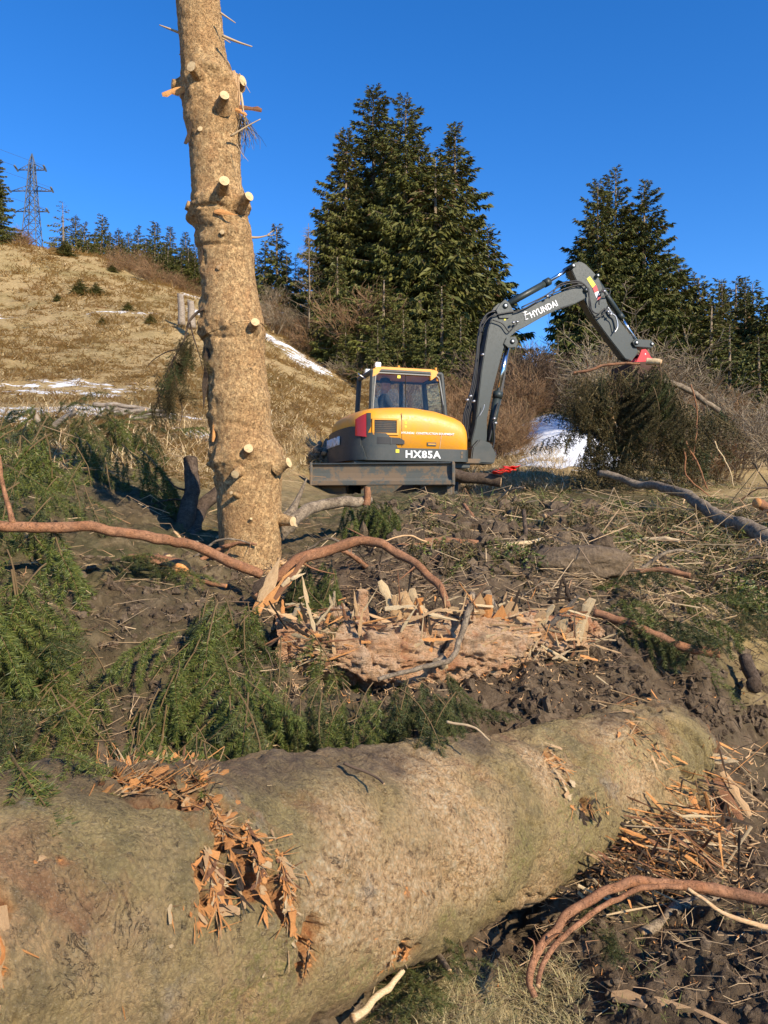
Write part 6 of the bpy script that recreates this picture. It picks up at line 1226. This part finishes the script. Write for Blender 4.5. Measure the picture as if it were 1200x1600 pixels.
for x0, y0, x1, y1, Y, w in [(955, 1495, 1080, 1535, 2.62, .05), (1085, 1548, 1165, 1580, 2.5, .014), (960, 1500, 1010, 1512, 2.6, .03)]:
    a = P(x0, y0, Y); b = P(x1, y1, Y - .1); a[2] = gz(a[0], a[1]) + .03; b[2] = gz(b[0], b[1]) + .04; tag(put_shard('wood_splinter', None, a, b - a, (0, -.4, 1), np.linalg.norm(b - a), w, .025, 'wood_fresh', int(x0)), 'ragged pale wood splinter lying on the dark soil at the lower right', 'splinter', 'splinters on the dark soil')
stick([(545, 1590, 2.35), (600, 1545, 2.5), (630, 1520, 2.55)], .012, .008, 'wood_pale', 'pale stick leaning along the foot of the big trunk'); stick([(672, 1478, 2.75), (690, 1510, 2.65), (700, 1525, 2.6)], .012, .009, 'bark_grey', 'short grey stick propped against the underside of the big trunk')
stick([(700, 1128, 3.0), (740, 1140, 2.95), (765, 1158, 2.9)], .005, .003, 'twig_pale', 'small pale twig on top of the big trunk near the dark boughs'); stick([(540, 1192, 2.55), (585, 1212, 2.5), (600, 1225, 2.45)], .005, .003, 'twig_dark', 'thin dark twig lying on the bark of the big trunk')
stick([(1170, 1020, 5.3), (1185, 1070, 5.1), (1190, 1075, 5.0)], .04, .045, 'bark_dark', 'dark stump of a branch at the right edge above the hollow', cut='bark_dark')
stick([(820, 800, 6.4), (822, 840, 6.2), (800, 880, 6.0), (780, 915, 5.8)], .016, .020, 'bark_dark', 'dark mossy stick standing in the soil below the excavator', twigs=8)
stick([(725, 790, 8.0), (745, 815, 7.6), (770, 838, 7.2)], .018, .014, 'bark_red', 'forked brown stick below the track of the excavator', twigs=6); stick([(850, 808, 7.5), (880, 795, 7.8), (895, 780, 8)], .022, .008, 'bark_dark', 'dark broken branch in the brash right of the excavator', twigs=4)
stick([(1000, 840, 7.2), (1060, 848, 7.0)], .02, .016, 'wood_pale', 'pale split stick in the brash below the felled log'); stick([(985, 897, 6.1), (1030, 895, 6.0), (1080, 900, 5.9)], .022, .02, 'bark_red', 'short brown stick with torn end in the straw', cut='wood_pale')
stick([(895, 585, 13.4), (950, 570, 13.2), (1000, 568, 13.1)], .025, .02, 'bark_red', 'stick held along the top of the lifted bundle', twigs=4)
stick([(1012, 567, 13.0), (1035, 569, 12.9)], .05, .05, 'wood_pale', 'pale stub of wood beside the red coupler')
stick([(1010, 588, 13.6), (1060, 602, 13.6), (1095, 622, 13.6), (1125, 645, 13.6)], .05, .045, 'bark_grey', 'grey stem sticking out to the right of the lifted bundle', cut='wood_pale', twigs=5)
for pts, r0, m, l in [([(1082, 600), (1085, 650), (1078, 720)], .022, 'bark_red', 'upright reddish stem in the pile right of the bundle'), ([(1062, 700), (1080, 745), (1110, 778)], .028, 'bark_red', 'leaning reddish stem at the foot of the pile right of the bundle'), ([(1075, 690), (1095, 730), (1108, 765)], .03, 'bark_red', 'second leaning reddish stem crossing the first, right of the bundle'), ([(912, 620), (915, 645)], .02, 'wood_pale', 'small pale stick at the left of the lifted bundle'), ([(955, 605), (960, 640), (968, 668)], .03, 'wood_fresh', 'pale peeled stick hanging in the middle of the bundle'), ([(920, 635), (935, 670), (945, 695)], .015, 'wood_pale', 'thin curved pale twig on the left of the bundle'), ([(1010, 620), (1025, 640), (1050, 655)], .018, 'wood_pale', 'pale twig slanting out of the middle of the bundle'), ([(1120, 690), (1140, 730), (1150, 760)], .02, 'wood_pale', 'thin pale stem right of the pile')]:
    stick([(x + 6 * math.sin(y * .9), y) for x, y in pts], r0 * .6, r0 * .35, m, l, Y=13.25, twigs=5)
rq = random.Random(77)
for k in range(34):
    px, py = (rq.uniform(650, 1190), rq.uniform(775, 930)) if k < 24 else (rq.uniform(230, 620), rq.uniform(830, 900))
    q = hit(px, py, 3, 14); a = rq.uniform(0, 6.28); l = rq.uniform(.25, .7); d = np.array([math.cos(a), math.sin(a) * .7, rq.uniform(-.02, .35)]) * l; m = q + d * .5 + np.array([0, 0, rq.uniform(.02, .12)]); e = q + d; e[2] = max(e[2], gz(e[0], e[1]) + .01)
    tp = lambda p: (600 + F * p[0] / p[1], 800 - F * p[2] / p[1], p[1])
    r0 = rq.uniform(.007, .020); stick([tp(q), tp(m), tp(e)], r0, r0 * .5, rq.choice(['bark_grey', 'bark_red', 'bark_dark', 'wood_fresh']), 'crooked broken branch lying in the churned soil below the excavator' if k < 24 else 'crooked broken branch on the mud around the foot of the bare trunk', group='broken branches below the excavator' if k < 24 else 'broken branches round the bare trunk', sides=7, twigs=4, name='broken_branch')
# ---- thin debris: too many and too small to count
def debris(name, n, x0, x1, y0, y1, L, r_, matl, label, seed, up=.15, y_1=30):
    r = np.random.default_rng(seed); p = hits(r.uniform(x0, x1, n), r.uniform(y0, y1, n), 1.8, y_1); n = len(p); az = r.uniform(0, 2 * np.pi, n); d = np.stack([np.cos(az), np.sin(az) * .8, r.normal(.05, up, n)], 1); sc = np.clip(p[:, 1] / 5, .5, 2)
    l = r.uniform(*L, n) * sc; rad_ = r.uniform(*r_, n) * sc; bend = r.normal(0, .18, (n, 3)) * l[:, None]; bend[:, 2] = np.abs(bend[:, 2])
    a = p - d * l[:, None] * .5; m = p + bend; b = p + d * l[:, None] * .5; a[:, 2] += .01; b[:, 2] += .02
    s = unit(np.cross(d, [0, 0, 1.0])); u = np.array([0, 0, 1.0]); tri = [s * 1.0, -.5 * s + .87 * u, -.5 * s - .87 * u]
    V = np.stack([a + t * rad_[:, None] for t in tri] + [m + t * rad_[:, None] * .8 for t in tri] + [b + t * rad_[:, None] * .35 for t in tri], 1).reshape(-1, 3); k = np.arange(n)[:, None] * 9
    Q = np.concatenate([k + np.array([[i + a_, i + b_, i + 3 + b_, i + 3 + a_]]) for i in (0, 3) for a_, b_ in ((0, 1), (1, 2), (2, 0))])
    return tag(link(name, mesh(name, V, [(Q, 0)], [matl], False)), label, 'twigs', kind='stuff')
debris('twig_litter', 1300, 640, 1210, 760, 950, (.06, .35), (.001, .004), M['twig_pale'], 'pale broken twigs strewn over the soil and straw below the excavator', 1)
debris('twig_litter', 300, 880, 1210, 800, 1000, (.2, .7), (.0015, .005), M['twig_pale'], 'longer pale twigs tangled in the straw at the right', 2, .3)
debris('twig_litter', 1200, -20, 700, 800, 1200, (.05, .3), (.0015, .004), M['twig_pale'], 'fine pale twigs and needles scattered over the mud at the left', 3, .25)
debris('twig_litter', 900, 480, 1210, 1180, 1600, (.04, .35), (.0012, .004), M['twig_pale'], 'fine twigs and bark shreds on the dark soil at the lower right', 4, .3, 6)
debris('twig_litter', 700, 700, 1200, 930, 1180, (.04, .25), (.0015, .004), M['twig_dark'], 'dark rootlets in the soil heap behind the big trunk', 5, .3, 7)
debris('twig_litter', 420, 0, 560, 640, 760, (.1, .5), (.001, .004), M['twig_pale'], 'broken branches and straw lying at the foot of the meadow', 6, .15)
debris('twig_litter', 900, 360, 700, 880, 1060, (.06, .3), (.0015, .005), M['twig_dark'], 'dark twigs around the stripped wood', 7, .5, 7)
debris('wood_chips', 900, 430, 960, 930, 1100, (.02, .06), (.003, .007), M['wood_fresh'], 'pale wood chips around the stripped trunk', 8, .2, 6)
debris('wood_chips', 900, 840, 1200, 1180, 1420, (.02, .12), (.002, .006), M['wood_fresh'], 'wood chips and fibres below the broken end of the big trunk', 9, .4, 6)
debris('wood_chips', 260, 400, 1190, 1050, 1600, (.015, .04), (.003, .006), M['wood_orange'], 'orange bark crumbs on soil', 10, .2, 6)
# ---- clods
def clods(n, x0, x1, y0, y1, s0, s1, label, seed, y_1=14, emb=.05):
    r = np.random.default_rng(seed); p = hits(r.uniform(x0, x1, n), r.uniform(y0, y1, n), 1.8, y_1); d_, l_, s_ = zones(p[:, 0], p[:, 1]); p = p[d_ < .6]; n = len(p)
    bm = bmesh.new(); bmesh.ops.create_icosphere(bm, subdivisions=2, radius=1); bv = np.array([v.co[:] for v in bm.verts]); bf = np.array([[v.index for v in f.verts] for f in bm.faces]); bm.free(); m = len(bv)
    s = (s0 + (s1 - s0) * r.random(n) ** 3.5) * np.clip(p[:, 1] / 4, .6, 2); V = bv[None] * s[:, None, None] * r.uniform(.65, 1.3, (n, 1, 3)); nz = fbm((bv[None] * 1.3 + r.uniform(0, 90, (n, 1, 3))).reshape(-1, 3), 1.2, 3, 5).reshape(n, m); nz2 = fbm((bv[None] * 1.3 + r.uniform(0, 90, (n, 1, 3))).reshape(-1, 3), 3.2, 2, 6).reshape(n, m); V *= (1 + 1.0 * nz + .6 * nz2)[..., None]; V += p[:, None] + np.array([0, 0, 1]) * (s * emb)[:, None, None]
    return tag(link('soil_clods', mesh('soil_clods', V.reshape(-1, 3), [((np.arange(n)[:, None, None] * m + bf[None]).reshape(-1, 3), 0)], [M['clod']], False)), label, 'soil', kind='stuff')
clods(2200, 480, 1230, 1120, 1620, .003, .034, 'dark crumbly clods of soil at the lower right', 1, 7); clods(2000, 560, 1200, 880, 1140, .003, .036, 'dark clods of dug soil heaped behind the big trunk', 2, 8); clods(900, 60, 420, 870, 1120, .005, .03, 'small clods on the trodden mud at the left', 3, 7); clods(500, 560, 950, 790, 900, .015, .06, 'clods below the excavator', 4, 12)
# ---- grass tufts near by
def tufts(name, n, x0, x1, y0, y1, L, w, matl, label, seed, lean=.8, y_1=20, nper=8, mask=None):
    r = np.random.default_rng(seed); p = hits(r.uniform(x0, x1, n), r.uniform(y0, y1, n), 1.8, y_1)
    if mask is not None: p = p[fbm(p, mask, 3, seed) > 0]
    return blades(name, p, r.uniform(*L, len(p)) * np.clip(p[:, 1] / 4, .7, 3), .0025 * np.clip(p[:, 1] / 3, 1, 4) * w, lean, matl, label, nper=nper, seed=seed)
tufts('grass_tufts', 620, 640, 900, 1530, 1630, (.06, .13), .9, M['grass_straw'], 'straw coloured grass tuft at the bottom edge', 1, 1.0, 4, 12); tufts('grass_tufts', 500, 560, 1210, 1400, 1620, (.04, .09), .8, M['grass_green'], 'sparse green grass on the dark soil at the lower right', 2, 1.2, 5, 7, 3.0)
tufts('grass_tufts', 1500, 880, 1210, 820, 1000, (.05, .12), 1, M['grass_straw'], 'matted straw around the brash at the right', 3, .6, 14, 9, 1.4); tufts('grass_tufts', 900, 640, 1200, 745, 850, (.06, .14), 1, M['grass_green'], 'green and brown grass in front of the excavator', 4, .8, 20, 8, .8)
tufts('grass_tufts', 1200, 0, 560, 640, 740, (.08, .2), 1, M['grass_dry'], 'coarse dry grass at the foot of the meadow', 5, 1.1, 18, 8); tufts('grass_tufts', 700, 700, 880, 700, 770, (.08, .16), 1, M['grass_dry'], 'dry golden grass behind the excavator', 6, 1.0, 30, 8)
# ---- piled old branches behind, left of the machine
for k in range(9): stick([(478 + k * 8, 722 - (k % 3) * 10, 14.5), (500 + k * 4, 690 + (k * 7) % 20, 14.8)], .05, .05, 'bark_grey', 'short weathered log in the stack left of the excavator', name='old_log', cat='log', group='old logs stacked left of the excavator')
for k, (x0, y0, x1, y1, Y) in enumerate([(150, 632, 235, 640, 13), (165, 640, 260, 646, 12.6), (180, 648, 230, 640, 12.4), (200, 655, 262, 650, 12), (45, 640, 62, 668, 9), (80, 675, 118, 640, 9)]): stick([(x0, y0, Y), ((x0 + x1) / 2, (y0 + y1) / 2 - 2, Y), (x1, y1, Y)], .04, .03, 'wood_weathered', 'bleached stick lying by the snow patch at the left', group='bleached sticks by the snow patch')
# ---- red plastic thing beside the machine
def redthing():
    a = P(790, 738, 12.4); o = thing('red_marker', a, 'crumpled bright red plastic piece lying right of the excavator track', 'plastic'); b = Bag(); r = np.random.default_rng(4)
    for k in range(4):
        n = 9; g = np.stack(np.meshgrid(np.linspace(-.13, .13, n), np.linspace(-.08, .08, n), indexing='ij'), -1).reshape(-1, 2); V = np.column_stack([g, .05 * fbm(np.column_stack([g, g[:, 0] * 0 + k]), 14, 3, k) + .03 * k]); V[:, 0] += .06 * (k - 1.5); i, j = np.meshgrid(range(n - 1), range(n - 1), indexing='ij'); i, j = i.ravel(), j.ravel(); b.add(V, np.stack([i * n + j, i * n + n + j, i * n + n + j + 1, i * n + j + 1], 1))
    q = b.obj('sheet', plain('red_plastic', (.75, .03, .015), .4), o); s = q.modifiers.new('solid', 'SOLIDIFY'); s.thickness = .008
redthing()
stick([(700, 745, 12.7), (740, 742, 12.5), (780, 743, 12.4)], .10, .09, 'bark_dark', 'muddy beam lying level beside the excavator track', name='muddy_log', cat='log')
# ---- boulders of mud and stone
def rock(px, py, Y, s, matn, label, name='boulder', sq=(1.3, 1, .7), seed=0):
    bm = bmesh.new(); bmesh.ops.create_icosphere(bm, subdivisions=4, radius=1); bv = np.array([v.co[:] for v in bm.verts]); bf = np.array([[v.index for v in f.verts] for f in bm.faces]); bm.free(); V = bv * np.array(sq) * s * (1 + .35 * fbm(bv, 1.1, 4, seed) + .2 * fbm(bv, 5, 4, seed))[:, None]; o = link(name, mesh(name, V, [(bf, 0)], [M[matn]], True)); q = P(px, py, Y) if Y else hit(px, py); o.location = q; return tag(o, label, 'rock')
rock(905, 882, 5.7, .26, 'clod', 'smooth brown earth-covered boulder behind the stripped wood', sq=(1.5, 1, .5), seed=2)
# ---------------------------------------------------------------- tell look-alikes apart by their place in their row
def ordinals():
    words = ['leftmost', 'second from the left', 'third from the left', 'fourth from the left', 'fifth from the left', 'sixth from the left', 'seventh from the left', 'eighth from the left', 'ninth from the left', 'tenth from the left']
    by = {}
    for o in bpy.data.objects:
        if o.parent is None and o.get('category') and o.get('group'): by.setdefault((o['group'], o['label']), []).append(o)
    for (g, l), os_ in by.items():
        n = len(os_)
        if n < 2 or n > 18: continue
        os_.sort(key=lambda o: o.location.x / max(o.location.y, .1)); short = ' '.join(l.split()[:12])
        l2 = l if len(l.split()) <= 12 else short
        for k, o in enumerate(os_):
            w = words[k] if k < (n + 1) // 2 or n <= 10 and k < n - 1 and k < 5 else (words[n - 1 - k].replace('left', 'right') if n - 1 - k < 10 else words[min(k, 9)])
            o['label'] = l2 + ', ' + w
ordinals()
